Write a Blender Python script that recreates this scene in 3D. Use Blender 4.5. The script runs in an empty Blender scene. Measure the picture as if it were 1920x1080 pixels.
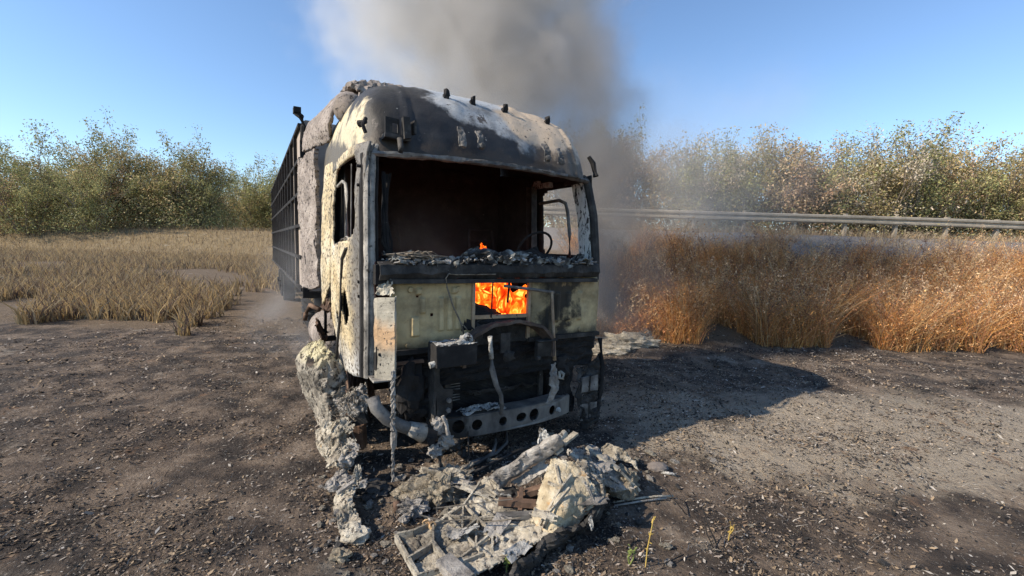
import bpy, bmesh, math, random
import numpy as np
from mathutils import Vector, Matrix, noise as mn
R = math.radians
rnd = random.Random(7)
nr = np.random.default_rng(5)
sc = bpy.context.scene
COL = sc.collection

# ---------------------------------------------------------------- camera, sky, sun, exposure
F_PX, CAM_H, PITCH, ROLL = 811.0, 1.95, R(5.6), R(1.6)
cam = bpy.data.cameras.new('camera'); co = bpy.data.objects.new('camera', cam); COL.objects.link(co)
cam.sensor_width = 36.0; cam.lens = 36.0 * F_PX / 1920.0; cam.clip_start = .05; cam.clip_end = 3000
co.matrix_world = Matrix.Translation((0, 0, CAM_H)) @ Matrix.Rotation(R(90) - PITCH, 4, 'X') @ Matrix.Rotation(ROLL, 4, 'Z')
sc.camera = co
TRUCK = (-.11, 4.0); TH = R(31)
SUN_EL = R(34); LIGHT_AZ = R(21)             # the light travels towards +X, a little away from the camera
w = bpy.data.worlds.new('World'); sc.world = w; w.use_nodes = True
nt = w.node_tree; bg = nt.nodes['Background']
sky = nt.nodes.new('ShaderNodeTexSky'); sky.sky_type = 'NISHITA'; sky.sun_disc = False
sky.sun_elevation = SUN_EL; sky.sun_rotation = math.atan2(-math.cos(LIGHT_AZ), -math.sin(LIGHT_AZ)) % (2 * math.pi)
sky.air_density = 1.0; sky.dust_density = .0; sky.ozone_density = 4.0
nt.links.new(sky.outputs[0], bg.inputs[0]); bg.inputs[1].default_value = .15
sl = bpy.data.lights.new('sun', 'SUN'); sl.energy = 5.0; sl.angle = R(.5); sl.color = (1, .89, .74)
so = bpy.data.objects.new('sun', sl); COL.objects.link(so)
ld = Vector((math.cos(LIGHT_AZ) * math.cos(SUN_EL), math.sin(LIGHT_AZ) * math.cos(SUN_EL), -math.sin(SUN_EL)))
so.rotation_euler = ld.to_track_quat('-Z', 'Y').to_euler(); so.location = (-20, -10, 20)
vs = sc.view_settings; vs.view_transform = 'Standard'; vs.look = 'None'; vs.exposure = .5; vs.gamma = 1
sc.cycles.max_bounces = 6; sc.cycles.diffuse_bounces = 3; sc.cycles.glossy_bounces = 2
sc.cycles.volume_bounces = 1; sc.cycles.transparent_max_bounces = 8
sc.cycles.volume_step_rate = 3.0; sc.cycles.volume_max_steps = 64

# ---------------------------------------------------------------- helpers
def ray(px, py):
    X, Y = px - 960, py - 540; c, s = math.cos(ROLL), math.sin(ROLL)
    x = (X * c + Y * s) / F_PX; u = -(-X * s + Y * c) / F_PX
    return Vector((x, math.cos(PITCH) + u * math.sin(PITCH), u * math.cos(PITCH) - math.sin(PITCH)))
def G(px, py, z=0.0):                       # world point at height z
    d = ray(px, py); t = (z - CAM_H) / d.z; return Vector((d.x * t, d.y * t, z))
def AT(px, py, Y):                          # world point at distance Y
    d = ray(px, py); t = Y / d.y; return Vector((d.x * t, Y, CAM_H + d.z * t))
CT, ST = math.cos(TH), math.sin(TH)
def TW(x, y, z): return Vector((TRUCK[0] + x * CT - y * ST, TRUCK[1] + x * ST + y * CT, z))
def fr(p, s=1.0, o=4): return mn.fractal(Vector(p) * s, 1.0, 2.1, o)
def sm(a, b, x):
    t = min(1, max(0, (x - a) / (b - a))); return t * t * (3 - 2 * t)

class MB:
    def __init__(s): s.v = []; s.f = []
    def add(s, vs_, fs):
        n = len(s.v); s.v += [tuple(p) for p in vs_]; s.f += [tuple(i + n for i in f) for f in fs]; return s
    def box(s, c, d, rot=None, jit=0):
        vs_ = []
        for x in (-.5, .5):
            for y in (-.5, .5):
                for z in (-.5, .5):
                    p = Vector((x * d[0], y * d[1], z * d[2]))
                    if jit: p += Vector((rnd.uniform(-jit, jit), rnd.uniform(-jit, jit), rnd.uniform(-jit, jit)))
                    if rot is not None: p = rot @ p
                    vs_.append(p + Vector(c))
        return s.add(vs_, [(0, 1, 3, 2), (4, 6, 7, 5), (0, 4, 5, 1), (2, 3, 7, 6), (0, 2, 6, 4), (1, 5, 7, 3)])
    def tube(s, pts, r, n=8, caps=True):
        P = [Vector(p) for p in pts]; k = len(P); rs = r if isinstance(r, (list, tuple)) else [r] * k
        vs_ = []; fs = []; up = Vector((0, 0, 1))
        for i, p in enumerate(P):
            t = (P[min(i + 1, k - 1)] - P[max(i - 1, 0)]).normalized()
            a = t.cross(up)
            if a.length < .1: a = t.cross(Vector((0, 1, 0)))
            a.normalize(); b = t.cross(a)
            for j in range(n):
                q = 2 * math.pi * j / n; vs_.append(p + (a * math.cos(q) + b * math.sin(q)) * rs[i])
        for i in range(k - 1):
            for j in range(n):
                j2 = (j + 1) % n; fs.append((i * n + j, i * n + j2, (i + 1) * n + j2, (i + 1) * n + j))
        if caps: fs.append(tuple(range(n - 1, -1, -1))); fs.append(tuple((k - 1) * n + j for j in range(n)))
        return s.add(vs_, fs)
    def bar(s, a, b, wd, ht, up=(0, 0, 1)):     # rectangular bar between two points
        a, b = Vector(a), Vector(b); t = (b - a).normalized(); sd = t.cross(Vector(up))
        if sd.length < .05: sd = t.cross(Vector((0, 1, 0)))
        sd.normalize(); u = sd.cross(t); vs_ = []
        for p in (a, b):
            for i, j in ((-1, -1), (1, -1), (1, 1), (-1, 1)): vs_.append(p + sd * wd / 2 * i + u * ht / 2 * j)
        return s.add(vs_, [(3, 2, 1, 0), (4, 5, 6, 7), (0, 1, 5, 4), (1, 2, 6, 5), (2, 3, 7, 6), (3, 0, 4, 7)])
    def grid(s, fn, nu, nv, keep=None):
        vs_ = [fn(i / nu, j / nv) for j in range(nv + 1) for i in range(nu + 1)]; fs = []
        for j in range(nv):
            for i in range(nu):
                if keep is None or keep((i + .5) / nu, (j + .5) / nv):
                    a = j * (nu + 1) + i; fs.append((a, a + 1, a + nu + 2, a + nu + 1))
        return s.add(vs_, fs)
    def prism(s, poly, axis, lo, hi):           # extruded outline; axis = the extrusion axis
        n = len(poly); vs_ = []
        for h in (lo, hi):
            for a, b in poly:
                vs_.append({'x': (h, a, b), 'y': (a, h, b), 'z': (a, b, h)}[axis])
        fs = [tuple(range(n)), tuple(range(2 * n - 1, n - 1, -1))]
        for i in range(n):
            j = (i + 1) % n; fs.append((j, i, n + i, n + j))
        return s.add(vs_, fs)
    def lump(s, c, d, amp=.25, sc_=2.5, sub=3, seed=0.0, flat=None):
        bm = bmesh.new(); bmesh.ops.create_icosphere(bm, subdivisions=sub, radius=1)
        for v in bm.verts:
            q = v.co.normalized(); k = 1 + amp * fr(q + Vector((seed, seed * .7, 3)), sc_, 5)
            p = Vector((q.x * d[0], q.y * d[1], q.z * d[2])) * k
            if flat is not None: p.z = max(p.z, flat)
            v.co = p + Vector(c)
        s.add([v.co for v in bm.verts], [[v.index for v in f.verts] for f in bm.faces]); bm.free(); return s
    def sheet(s, net, nu, nv, amp=.02, sc_=4, seed=0.0, rag=0.0, hole=0.0, hs=5):   # crumpled patch through a net of points
        net = [[Vector(p) for p in row] for row in net]
        def cr(p, t):
            n = len(p) - 1; x = t * n; i = min(int(x), n - 1); f = x - i
            g = lambda k: p[k] if 0 <= k <= n else (p[0] * 2 - p[1] if k < 0 else p[n] * 2 - p[n - 1])
            a, b, c, d = g(i - 1), g(i), g(i + 1), g(i + 2)
            return .5 * ((2 * b) + (c - a) * f + (2 * a - 5 * b + 4 * c - d) * f * f + (3 * b - a - 3 * c + d) * f ** 3)
        def fn(u, v):
            p = cr([cr(row, u) for row in net], v); o = Vector((seed, 5 + seed, 1))
            rg = (abs(mn.noise(p * sc_ * 2.2 + o)) - .25) * 1.1 + (abs(mn.noise(p * sc_ * 5 + o * 2)) - .25) * .6
            return p + Vector((fr(p * sc_ + o) + rg * .5, fr(p * sc_ + o * 3) - rg, fr(p * sc_ + o * 7) + rg)) * amp
        def keep(u, v):
            e = min(u, 1 - u, v, 1 - v); q = Vector((u * hs + seed, v * hs, seed * 2))
            if rag and e < rag * (.5 + 1.1 * (fr(q * 2) * .5 + .5)): return rag == 0 or e > rag * .5 * (1 + fr(q * 3))
            return not (hole and fr(q + Vector((9, 4, 2)), 1, 3) > hole)
        return s.grid(fn, nu, nv, keep)
    def build(s, name, mat, parent=None, smooth=False, solid=0, bevel=0, off=None, base=None):
        vs_ = s.v
        if base is not None: vs_ = [(p[0] - base[0], p[1] - base[1], p[2] - base[2]) for p in vs_]
        me = bpy.data.meshes.new(name); me.from_pydata(vs_, [], s.f); me.update()
        bm = bmesh.new(); bm.from_mesh(me)
        lo = [v for v in bm.verts if not v.link_faces]
        if lo: bmesh.ops.delete(bm, geom=lo, context='VERTS')
        if not solid: bmesh.ops.recalc_face_normals(bm, faces=bm.faces)
        bm.to_mesh(me); bm.free()
        if smooth: me.shade_smooth()
        me.materials.append(mat)
        o = bpy.data.objects.new(name, me); COL.objects.link(o); o.parent = parent
        if solid: m = o.modifiers.new('t', 'SOLIDIFY'); m.thickness = solid; m.offset = 0
        if bevel: m = o.modifiers.new('b', 'BEVEL'); m.width = bevel; m.segments = 2; m.limit_method = 'ANGLE'
        return o

def tag(o, label=None, cat=None, group=None, kind=None):
    for k, v in (('label', label), ('category', cat), ('group', group), ('kind', kind)):
        if v: o[k] = v
    return o
def thing(name, label, cat, loc=(0, 0, 0), rz=0, group=None):
    o = bpy.data.objects.new(name, None); COL.objects.link(o); o.empty_display_size = .1
    o.location = loc; o.rotation_euler = (0, 0, rz); return tag(o, label, cat, group)
def copy_tree(o, parent=None):
    c = o.copy(); COL.objects.link(c); c.parent = parent
    for ch in o.children: copy_tree(ch, c)
    return c

# ---------------------------------------------------------------- materials
def mat(name, stops, scale=5, rough=.85, metal=0., bump=.35, bscale=45, specks=(), layers=(), detail=9, dist=.02, attr=None, stretch=None, grime=0.):
    m = bpy.data.materials.new(name); m.use_nodes = True; t = m.node_tree; L = t.links.new; N = t.nodes.new
    b = t.nodes['Principled BSDF']; b.inputs['Roughness'].default_value = rough; b.inputs['Metallic'].default_value = metal
    b.inputs['Specular IOR Level'].default_value = .3
    tc = N('ShaderNodeTexCoord'); src = tc.outputs['Object']
    if stretch:
        mp = N('ShaderNodeMapping'); mp.inputs['Scale'].default_value = stretch; L(src, mp.inputs[0]); nsrc = mp.outputs[0]
    else: nsrc = src
    def noi(s, d=6, r=.6, inp=None, off=0):
        n = N('ShaderNodeTexNoise'); n.inputs['Scale'].default_value = s; n.inputs['Detail'].default_value = d; n.inputs['Roughness'].default_value = r
        if off:
            a = N('ShaderNodeVectorMath'); a.operation = 'ADD'; a.inputs[1].default_value = (off, off * 2, -off); L(inp or nsrc, a.inputs[0]); L(a.outputs[0], n.inputs['Vector'])
        else: L(inp or nsrc, n.inputs['Vector'])
        return n.outputs['Fac']
    cr = N('ShaderNodeValToRGB'); e = cr.color_ramp.elements
    while len(e) < len(stops): e.new(.5)
    for q, (p, c) in zip(e, stops): q.position = p; q.color = (*c, 1)
    L(noi(scale, detail, .62), cr.inputs[0]); col = cr.outputs[0]
    def mix(fac, c, colr):
        mx = N('ShaderNodeMix'); mx.data_type = 'RGBA'; L(fac, mx.inputs[0]); L(c, mx.inputs[6])
        if isinstance(colr, tuple): mx.inputs[7].default_value = (*colr, 1)
        else: L(colr, mx.inputs[7])
        return mx.outputs[2]
    def mr(v, lo, hi, a=0., c=1.):
        n = N('ShaderNodeMapRange'); n.interpolation_type = 'SMOOTHSTEP'; L(v, n.inputs[0])
        for i, q in enumerate((lo, hi, a, c)): n.inputs[i + 1].default_value = q
        return n.outputs[0]
    def ma(op, a, c):
        n = N('ShaderNodeMath'); n.operation = op
        for i, q in enumerate((a, c)):
            if isinstance(q, (int, float)): n.inputs[i].default_value = q
            else: L(q, n.inputs[i])
        return n.outputs[0]
    for i, ly in enumerate(layers):     # stains: position ramps with noise
        f = None
        for wv, lo, hi in ly['r']:
            d = N('ShaderNodeVectorMath'); d.operation = 'DOT_PRODUCT'; L(src, d.inputs[0]); d.inputs[1].default_value = wv
            nz = ma('MULTIPLY', ma('SUBTRACT', noi(ly.get('ns', 3), 7, .62, src, 3.1 * (i + 1)), .5), ly.get('amp', .6))
            g = mr(ma('ADD', d.outputs['Value'], nz), lo, hi); f = g if f is None else ma('MULTIPLY', f, g)
        f = ma('MULTIPLY', f, ly.get('k', 1.)); col = mix(f, col, ly['c'])
    for i, (s, lo, hi, c) in enumerate(specks):
        col = mix(mr(noi(s * .6, 5, .68, None, 7.7 * (i + 1)), lo, hi), col, c)
    if grime: col = mix(ma('MULTIPLY', mr(noi(2.3, 9, .7, src, 5.5), .44, .66), grime), col, (.022, .02, .018))
    if attr:
        at = N('ShaderNodeAttribute'); at.attribute_name = attr; mx = N('ShaderNodeMix'); mx.data_type = 'RGBA'; mx.blend_type = 'MULTIPLY'
        mx.inputs[0].default_value = 1; L(at.outputs['Color'], mx.inputs[6]); L(col, mx.inputs[7]); col = mx.outputs[2]
    L(col, b.inputs['Base Color'])
    if bump:
        bp = N('ShaderNodeBump'); bp.inputs['Strength'].default_value = bump; bp.inputs['Distance'].default_value = dist
        L(ma('ADD', noi(bscale, 8, .7), ma('MULTIPLY', noi(bscale * .2, 4), 1.5)), bp.inputs['Height']); L(bp.outputs[0], b.inputs['Normal'])
    return m
SOOT = (.012, .011, .011); CHAR = (.03, .028, .027); ASH = (.36, .345, .325); PALE = (.56, .54, .50); CREAM = (.60, .50, .32); RUST = (.26, .11, .045); TAN = (.50, .36, .22)
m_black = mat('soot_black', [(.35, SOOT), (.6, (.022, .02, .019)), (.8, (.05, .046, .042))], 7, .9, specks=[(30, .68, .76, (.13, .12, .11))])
m_dark = mat('charred_metal', [(.3, SOOT), (.52, (.04, .037, .034)), (.75, (.11, .1, .09))], 6, .75, .2, specks=[(40, .66, .75, (.24, .22, .2))])
m_grey = mat('scorched_steel', [(.28, (.05, .046, .042)), (.5, (.17, .16, .15)), (.72, (.33, .31, .28))], 7, .7, .25, grime=.6, specks=[(45, .62, .72, (.03, .028, .026)), (28, .7, .78, (.45, .42, .38))])
m_ash = mat('ash_crust', [(.3, (.16, .145, .13)), (.5, (.34, .31, .275)), (.72, (.50, .47, .42))], 9, .95, 0, .8, 60, grime=.7, specks=[(26, .62, .7, (.05, .045, .04)), (70, .62, .72, (.09, .08, .07))])
m_fair = mat('fairing_ash', [(.3, (.18, .155, .135)), (.5, (.33, .28, .245)), (.7, (.46, .40, .35))], 4, .95, 0, 1., 50, specks=[(46, .53, .62, (.07, .06, .055)), (12, .7, .74, (.03, .03, .03))])
m_rust = mat('rusted_steel', [(.3, (.05, .035, .027)), (.5, (.13, .08, .055)), (.72, (.25, .16, .105))], 9, .9, .1, specks=[(40, .62, .7, (.04, .03, .025))])
m_fw = mat('firewall_paint', [(.3, (.34, .25, .13)), (.5, (.50, .385, .205)), (.7, (.58, .455, .25))], 3, .6, 0, .15, 60, grime=.5, specks=[(55, .69, .75, (.1, .08, .06)), (9, .66, .74, (.3, .2, .1))],
     layers=[dict(r=[((0, 0, -1), -1.16, -1.02)], c=SOOT, amp=.25, ns=5), dict(r=[((0, 0, 1), 1.52, 1.7)], c=(.28, .2, .09), amp=.3, ns=4, k=.8), dict(r=[((1, 0, 0), .30, .62), ((-1, 0, 0), -.95, -.72)], c=SOOT, amp=1.3, ns=5, k=.95)])
m_corner = mat('corner_paint', [(.3, (.28, .25, .20)), (.55, (.43, .39, .31)), (.75, (.55, .49, .38))], 5, .6, 0, .25, 60, grime=.5, specks=[(60, .58, .64, (.07, .06, .05)), (16, .60, .66, (.13, .11, .09))], layers=[dict(r=[((0, 0, 1), 1.05, 1.2), ((0, 0, -1), -1.4, -1.25)], c=(.6, .36, .18), amp=.25, ns=6, k=.8)])
m_insul = mat('burnt_fibreglass', [(.28, (.2, .165, .125)), (.46, (.41, .36, .28)), (.72, (.60, .55, .45))], 7, .95, 0, 1., 40, grime=.6, specks=[(34, .57, .64, (.12, .10, .08)), (8, .62, .72, (.5, .36, .2))])
m_fend = mat('blistered_fibreglass', [(.28, (.18, .155, .125)), (.5, (.36, .32, .26)), (.72, (.52, .47, .38))], 6, .95, 0, 1., 40, grime=.6, specks=[(30, .53, .60, (.07, .06, .05)), (50, .63, .7, (.1, .09, .07))], layers=[dict(r=[((0, 0, 1), .72, .9)], c=(.62, .55, .33), amp=.3, ns=6, k=.8)])
m_wool = mat('glass_wool', [(.3, (.1, .085, .065)), (.5, (.3, .25, .18)), (.72, (.48, .42, .32))], 14, 1., 0, 1., 50, dist=.03)
m_wire = mat('burnt_wire', [(.3, (.1, .08, .065)), (.7, (.3, .26, .2))], 30, .8, .3, 0)
m_white = mat('pale_ash', [(.3, (.22, .21, .19)), (.5, (.40, .39, .36)), (.7, (.58, .56, .52))], 14, .95, 0, .9, 50, specks=[(24, .52, .6, (.06, .055, .05))])
m_dash = mat('dashboard_crust', [(.36, (.015, .014, .013)), (.5, (.07, .065, .06)), (.6, (.26, .26, .235)), (.75, (.5, .5, .46))], 9, .95, 0, 1., 50, detail=12)
# cab paint: cream and blue-white where it baked, black where the flames licked out of the window
m_roof = mat('burnt_roof_paint', [(.30, (.10, .095, .09)), (.42, (.24, .24, .235)), (.52, (.40, .40, .39)), (.66, (.56, .55, .52))], 3.2, .5, .1, .3, 60, detail=13,
     specks=[(52, .60, .66, (.035, .032, .03)), (7, .64, .68, (.09, .075, .065)), (40, .68, .72, (.5, .47, .4))],
     layers=[dict(r=[((.75, .3, .4), 1.50, 1.62)], c=(.56, .42, .28), amp=.6, ns=3, k=.85),
             dict(r=[((0, .25, 1), 3.38, 3.46), ((1, 0, 0), -.72, -.6), ((-1, 0, 0), -.42, -.3)], c=(.47, .50, .52), amp=.25, ns=4, k=.85),
             dict(r=[((-1, .1, .2), 1.48, 1.60), ((0, 0, 1), 2.6, 2.75)], c=(.60, .50, .31), amp=.35, ns=4, k=.9),
             dict(r=[((-1, 0, 0), .72, .80), ((0, -.4, 1), 2.95, 3.05), ((1, 0, 0), -1.12, -1.04)], c=(.46, .49, .51), amp=.35, ns=4, k=.8),
             dict(r=[((-.3, .5, -1), -2.94, -2.85), ((1, 0, 0), -1.16, -1.10)], c=(.016, .015, .015), amp=.5, ns=3, k=.96),
             dict(r=[((.1, .2, -1), -2.86, -2.74)], c=(.05, .04, .032), amp=.8, ns=3.4, k=.85)])
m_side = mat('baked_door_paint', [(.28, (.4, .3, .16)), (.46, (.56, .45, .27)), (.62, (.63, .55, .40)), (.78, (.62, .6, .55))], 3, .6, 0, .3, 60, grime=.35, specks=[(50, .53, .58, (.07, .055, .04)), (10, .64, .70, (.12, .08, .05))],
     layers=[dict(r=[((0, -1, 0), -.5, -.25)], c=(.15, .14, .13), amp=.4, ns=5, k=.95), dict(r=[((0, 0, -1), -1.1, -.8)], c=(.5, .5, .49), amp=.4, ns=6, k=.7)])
m_pillar = mat('pillar_paint', [(.3, (.10, .095, .09)), (.48, (.27, .25, .22)), (.72, (.46, .42, .36))], 9, .65, 0, .3, 60, grime=.6, specks=[(35, .58, .64, (.05, .045, .04)), (60, .64, .7, (.03, .03, .03))])
m_pilr = mat('peeled_pillar_paint', [(.3, (.45, .47, .45)), (.6, (.62, .63, .6))], 9, .6, 0, .2, 60, specks=[(22, .53, .57, (.015, .014, .014)), (50, .62, .68, (.03, .03, .03))], stretch=(1.6, 1.6, .7))
def flat_attr(name, rough=.9, trans=0):
    m = bpy.data.materials.new(name); m.use_nodes = True; t = m.node_tree; b = t.nodes['Principled BSDF']
    a = t.nodes.new('ShaderNodeAttribute'); a.attribute_name = 'tint'; t.links.new(a.outputs['Color'], b.inputs['Base Color'])
    b.inputs['Roughness'].default_value = rough; b.inputs['Specular IOR Level'].default_value = .15
    if trans:
        d = t.nodes.new('ShaderNodeBsdfTranslucent'); t.links.new(a.outputs['Color'], d.inputs[0]); mx = t.nodes.new('ShaderNodeMixShader'); mx.inputs[0].default_value = trans
        t.links.new(b.outputs[0], mx.inputs[1]); t.links.new(d.outputs[0], mx.inputs[2]); t.links.new(mx.outputs[0], t.nodes['Material Output'].inputs[0])
    return m
m_litter = flat_attr('litter_bits'); m_grass = flat_attr('dry_grass_blades', .8, .3); m_leaf = flat_attr('autumn_leaves', .7, .3)
m_bark = mat('twig_bark', [(.3, (.1, .08, .06)), (.7, (.3, .25, .2))], 8, .9)
def soup(name, V, Fc, cols, m, parent=None):   # many small faces in one mesh; cols per face
    me = bpy.data.meshes.new(name); V = np.asarray(V, np.float32); Fc = np.asarray(Fc, np.int32); k = Fc.shape[1]
    me.vertices.add(len(V)); me.vertices.foreach_set('co', V.ravel()); me.loops.add(Fc.size); me.loops.foreach_set('vertex_index', Fc.ravel())
    me.polygons.add(len(Fc)); me.polygons.foreach_set('loop_start', np.arange(0, Fc.size, k, dtype=np.int32)); me.update(calc_edges=True)
    a = me.attributes.new('tint', 'FLOAT_COLOR', 'CORNER'); c = np.ones((Fc.size, 4), np.float32); c[:, :3] = np.repeat(np.asarray(cols, np.float32), k, 0); a.data.foreach_set('color', c.ravel())
    me.materials.append(m); me.validate(); o = bpy.data.objects.new(name, me); COL.objects.link(o); o.parent = parent; return o
# ---------------------------------------------------------------- the setting: ground and embankment
def toe(X): return 8.9 + 1.6 * math.log1p(math.exp(min(30, (0.3 - X) * 1.5))) / 1.5
def hz(X, Y):
    t = toe(X) + .25 * mn.noise(Vector((X * .35, 3.3, 0)))
    s = min(1, max(0, (Y - t) / 8.0)); e = 2.7 * (s * s * (3 - 2 * s) * .45 + s * .55)
    near = 1 / (1 + ((X * X + Y * Y) / 900))
    return e + near * (.05 * mn.noise(Vector((X * .8, Y * .8, 1))) + .035 * fr((X, Y, 7), 3.0, 4) * (1 if Y > 0 else .5)) + .5 * (1 - near) * mn.noise(Vector((X * .01, Y * .01, 9)))
def spaced(n, lo, hi, c, k):
    u = np.linspace(math.asinh((lo - c) / k), math.asinh((hi - c) / k), n); return c + k * np.sinh(u)
gx = spaced(330, -900, 900, 0, 2.2); gy = spaced(330, -60, 1500, 3.2, 2.0)
gv = [(float(x), float(y), hz(float(x), float(y))) for y in gy for x in gx]
gf = [(j * 330 + i, j * 330 + i + 1, (j + 1) * 330 + i + 1, (j + 1) * 330 + i) for j in range(329) for i in range(329)]
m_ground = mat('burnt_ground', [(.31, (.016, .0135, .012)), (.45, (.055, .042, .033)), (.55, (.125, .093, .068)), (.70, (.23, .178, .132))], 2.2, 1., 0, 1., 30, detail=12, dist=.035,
     specks=[(70, .60, .66, (.29, .255, .215)), (34, .63, .69, (.022, .02, .02)), (4.5, .60, .72, (.17, .105, .065))],
     layers=[dict(r=[((.55, .35, 0), 2.0, 2.5), ((.1, 1, 0), 3.5, 4.1), ((0, -1, 0), -6.4, -5.2)], c=(.36, .30, .225), amp=2.2, ns=1.6, k=.8),  # pale ash kept to a near band; shaded ground beyond is coloured darker
             dict(r=[((0, 1, 0), 8.6, 9.4)], c=(.15, .108, .068), amp=1.5, ns=1.4, k=.85),
             dict(r=[((0, 0, 1), 1.75, 2.0)], c=(.2, .19, .185), amp=.6, ns=2, k=.9),
             dict(r=[((0, 1, 0), 26, 34)], c=(.24, .18, .10), amp=30, ns=.05, k=1), dict(r=[((0, 0, 0), .16, .3)], c=(.33, .29, .235), amp=1.6, ns=1.1, k=.55), dict(r=[((0, 0, 0), .2, .32)], c=(.015, .013, .012), amp=1.8, ns=.8, k=.7)])
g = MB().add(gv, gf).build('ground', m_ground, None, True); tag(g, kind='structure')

# ---------------------------------------------------------------- shrubs behind the guardrail
def shrub_mesh(seed, ht, wd, leaves, pal, lsize):
    r = random.Random(seed); tw = MB(); tips = []
    def grow(p, d, ln, rad, lvl):
        q = [p]; dd = d.copy(); k = 3
        for i in range(k):
            dd = (dd + Vector((r.uniform(-1, 1), r.uniform(-1, 1), r.uniform(-.3, .6))) * .22).normalized(); q.append(q[-1] + dd * ln / k)
        tw.tube(q, [rad, rad * .85, rad * .7, rad * .5], 5 if lvl == 0 else 3, False)
        if lvl >= 2: tips.extend(q[1:]); return
        for i in range(4 if lvl == 0 else 4):
            a = q[r.randint(1, 3)]; nd = (dd + Vector((r.uniform(-1, 1), r.uniform(-1, 1), r.uniform(-.2, .7))) * .8).normalized(); grow(a, nd, ln * r.uniform(.5, .75), rad * .5, lvl + 1)
    for i in range(9):
        a = r.uniform(0, 6.28); s = r.uniform(.1, .55) * wd / ht
        grow(Vector((math.cos(a) * .3, math.sin(a) * .3, -.1)), Vector((math.cos(a) * s, math.sin(a) * s, 1)).normalized(), ht * r.uniform(.38, .62), .045, 0)
    T = np.array([tuple(t) for t in tips]); n = leaves; g_ = np.random.default_rng(seed)
    c = T[g_.integers(0, len(T), n)] + g_.normal(0, .17, (n, 3)); lo = g_.random(n) < .28; c[lo] = np.column_stack([g_.normal(0, wd * .26, lo.sum()), g_.normal(0, wd * .26, lo.sum()), 2.0 * g_.random(lo.sum())])
    d1 = g_.normal(0, 1, (n, 3)); d1 /= np.linalg.norm(d1, axis=1)[:, None]; d2 = np.cross(d1, g_.normal(0, 1, (n, 3))); d2 /= np.linalg.norm(d2, axis=1)[:, None]
    s = (lsize * g_.uniform(.6, 1.5, n))[:, None]
    V = np.stack([c - d1 * s, c + d2 * s * .45, c + d1 * s, c - d2 * s * .45], 1).reshape(-1, 3); V[:, 2] = np.maximum(V[:, 2], .02)
    P = np.array(pal); cl = P[g_.integers(0, len(P), n)] * g_.uniform(.6, 1.3, (n, 1))
    patch = np.array([mn.noise(Vector(tuple(q)) * .8) for q in c])[:, None]; cl = cl * (1 + .45 * patch)
    return tw, (V, np.arange(4 * n).reshape(-1, 4), cl)
PALS = [('tan_leaved_shrub', 'dusty tan and yellow leaved shrub behind the guardrail', [(.50, .38, .19), (.56, .43, .24), (.42, .35, .19), (.34, .30, .13)]),
        ('olive_shrub', 'olive green leafy shrub behind the guardrail', [(.25, .27, .11), (.34, .33, .14), (.44, .38, .17), (.3, .29, .15)]),
        ('reddish_shrub', 'reddish brown thinning shrub behind the guardrail', [(.50, .34, .21), (.46, .30, .2), (.54, .41, .26), (.40, .30, .18)]),
        ('grey_twig_shrub', 'pale grey twiggy half bare shrub behind the guardrail', [(.50, .43, .33), (.55, .46, .36), (.42, .39, .27)])]
protos = []
for i, (nm, lb, pal) in enumerate(PALS):
    root = thing(nm, lb, 'shrub', group='shrubs behind the guardrail')
    tw, lf = shrub_mesh(11 + i, 5.2, 4.4, 11000 if i < 3 else 6000, pal, .062)
    tw.build('trunk', m_bark, root); o = soup('crown', *lf, m_leaf, root); protos.append(root)
used = set()
def put_shrub(k, x, y, s, rz, label=None, group=None):
    if k in used: o = copy_tree(protos[k])
    else: o = protos[k]; used.add(k)
    o.location = (x, y, hz(x, y) - .05); o.rotation_euler = (0, 0, rz); o.scale = (s * rnd.uniform(.9, 1.15), s, s * rnd.uniform(.92, 1.1))
    if label: o['label'] = label; o['group'] = group
    return o
order = [3, 0, 2, 0, 1, 3, 1, 0, 2, 1, 0, 3, 1, 2, 0, 1, 0, 2, 1, 3]
for i in range(25):
    x = 2.2 + i * 1.3 + rnd.uniform(-.35, .35); y = 20.2 + rnd.uniform(-.5, .8)
    q = [.76, .80, .84, .76, .70, .66, .80, .86, .82, .74][i % 10]; o = put_shrub(order[i % 20], x, y, q, rnd.uniform(0, 6.28)); o['label'] = ('tall ' if q >= .8 else 'low ') + PALS[order[i % 20]][1] + ', front row'
for i in range(16):
    x = 1.5 + i * 2.3 + rnd.uniform(-.6, .6)
    o = put_shrub([0, 2, 1, 3, 0][i % 5], x, 23.5 + rnd.uniform(-.8, .8), .86 + .14 * rnd.random(), rnd.uniform(0, 6.28)); o['label'] = PALS[[0, 2, 1, 3, 0][i % 5]][1] + ', second row'
for i in range(44):
    a = R(-53 + i * .75 + rnd.uniform(-.4, .4)); d = rnd.uniform(62, 100)
    put_shrub([1, 0, 1, 2][i % 4], d * math.sin(a), d * math.cos(a), rnd.uniform(1.0, 1.9), rnd.uniform(0, 6.28), ['tan leaved', 'olive green', 'reddish brown'][[1, 0, 1, 2][i % 4]] + ' tree in the far row across the field', 'trees across the field')

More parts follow.
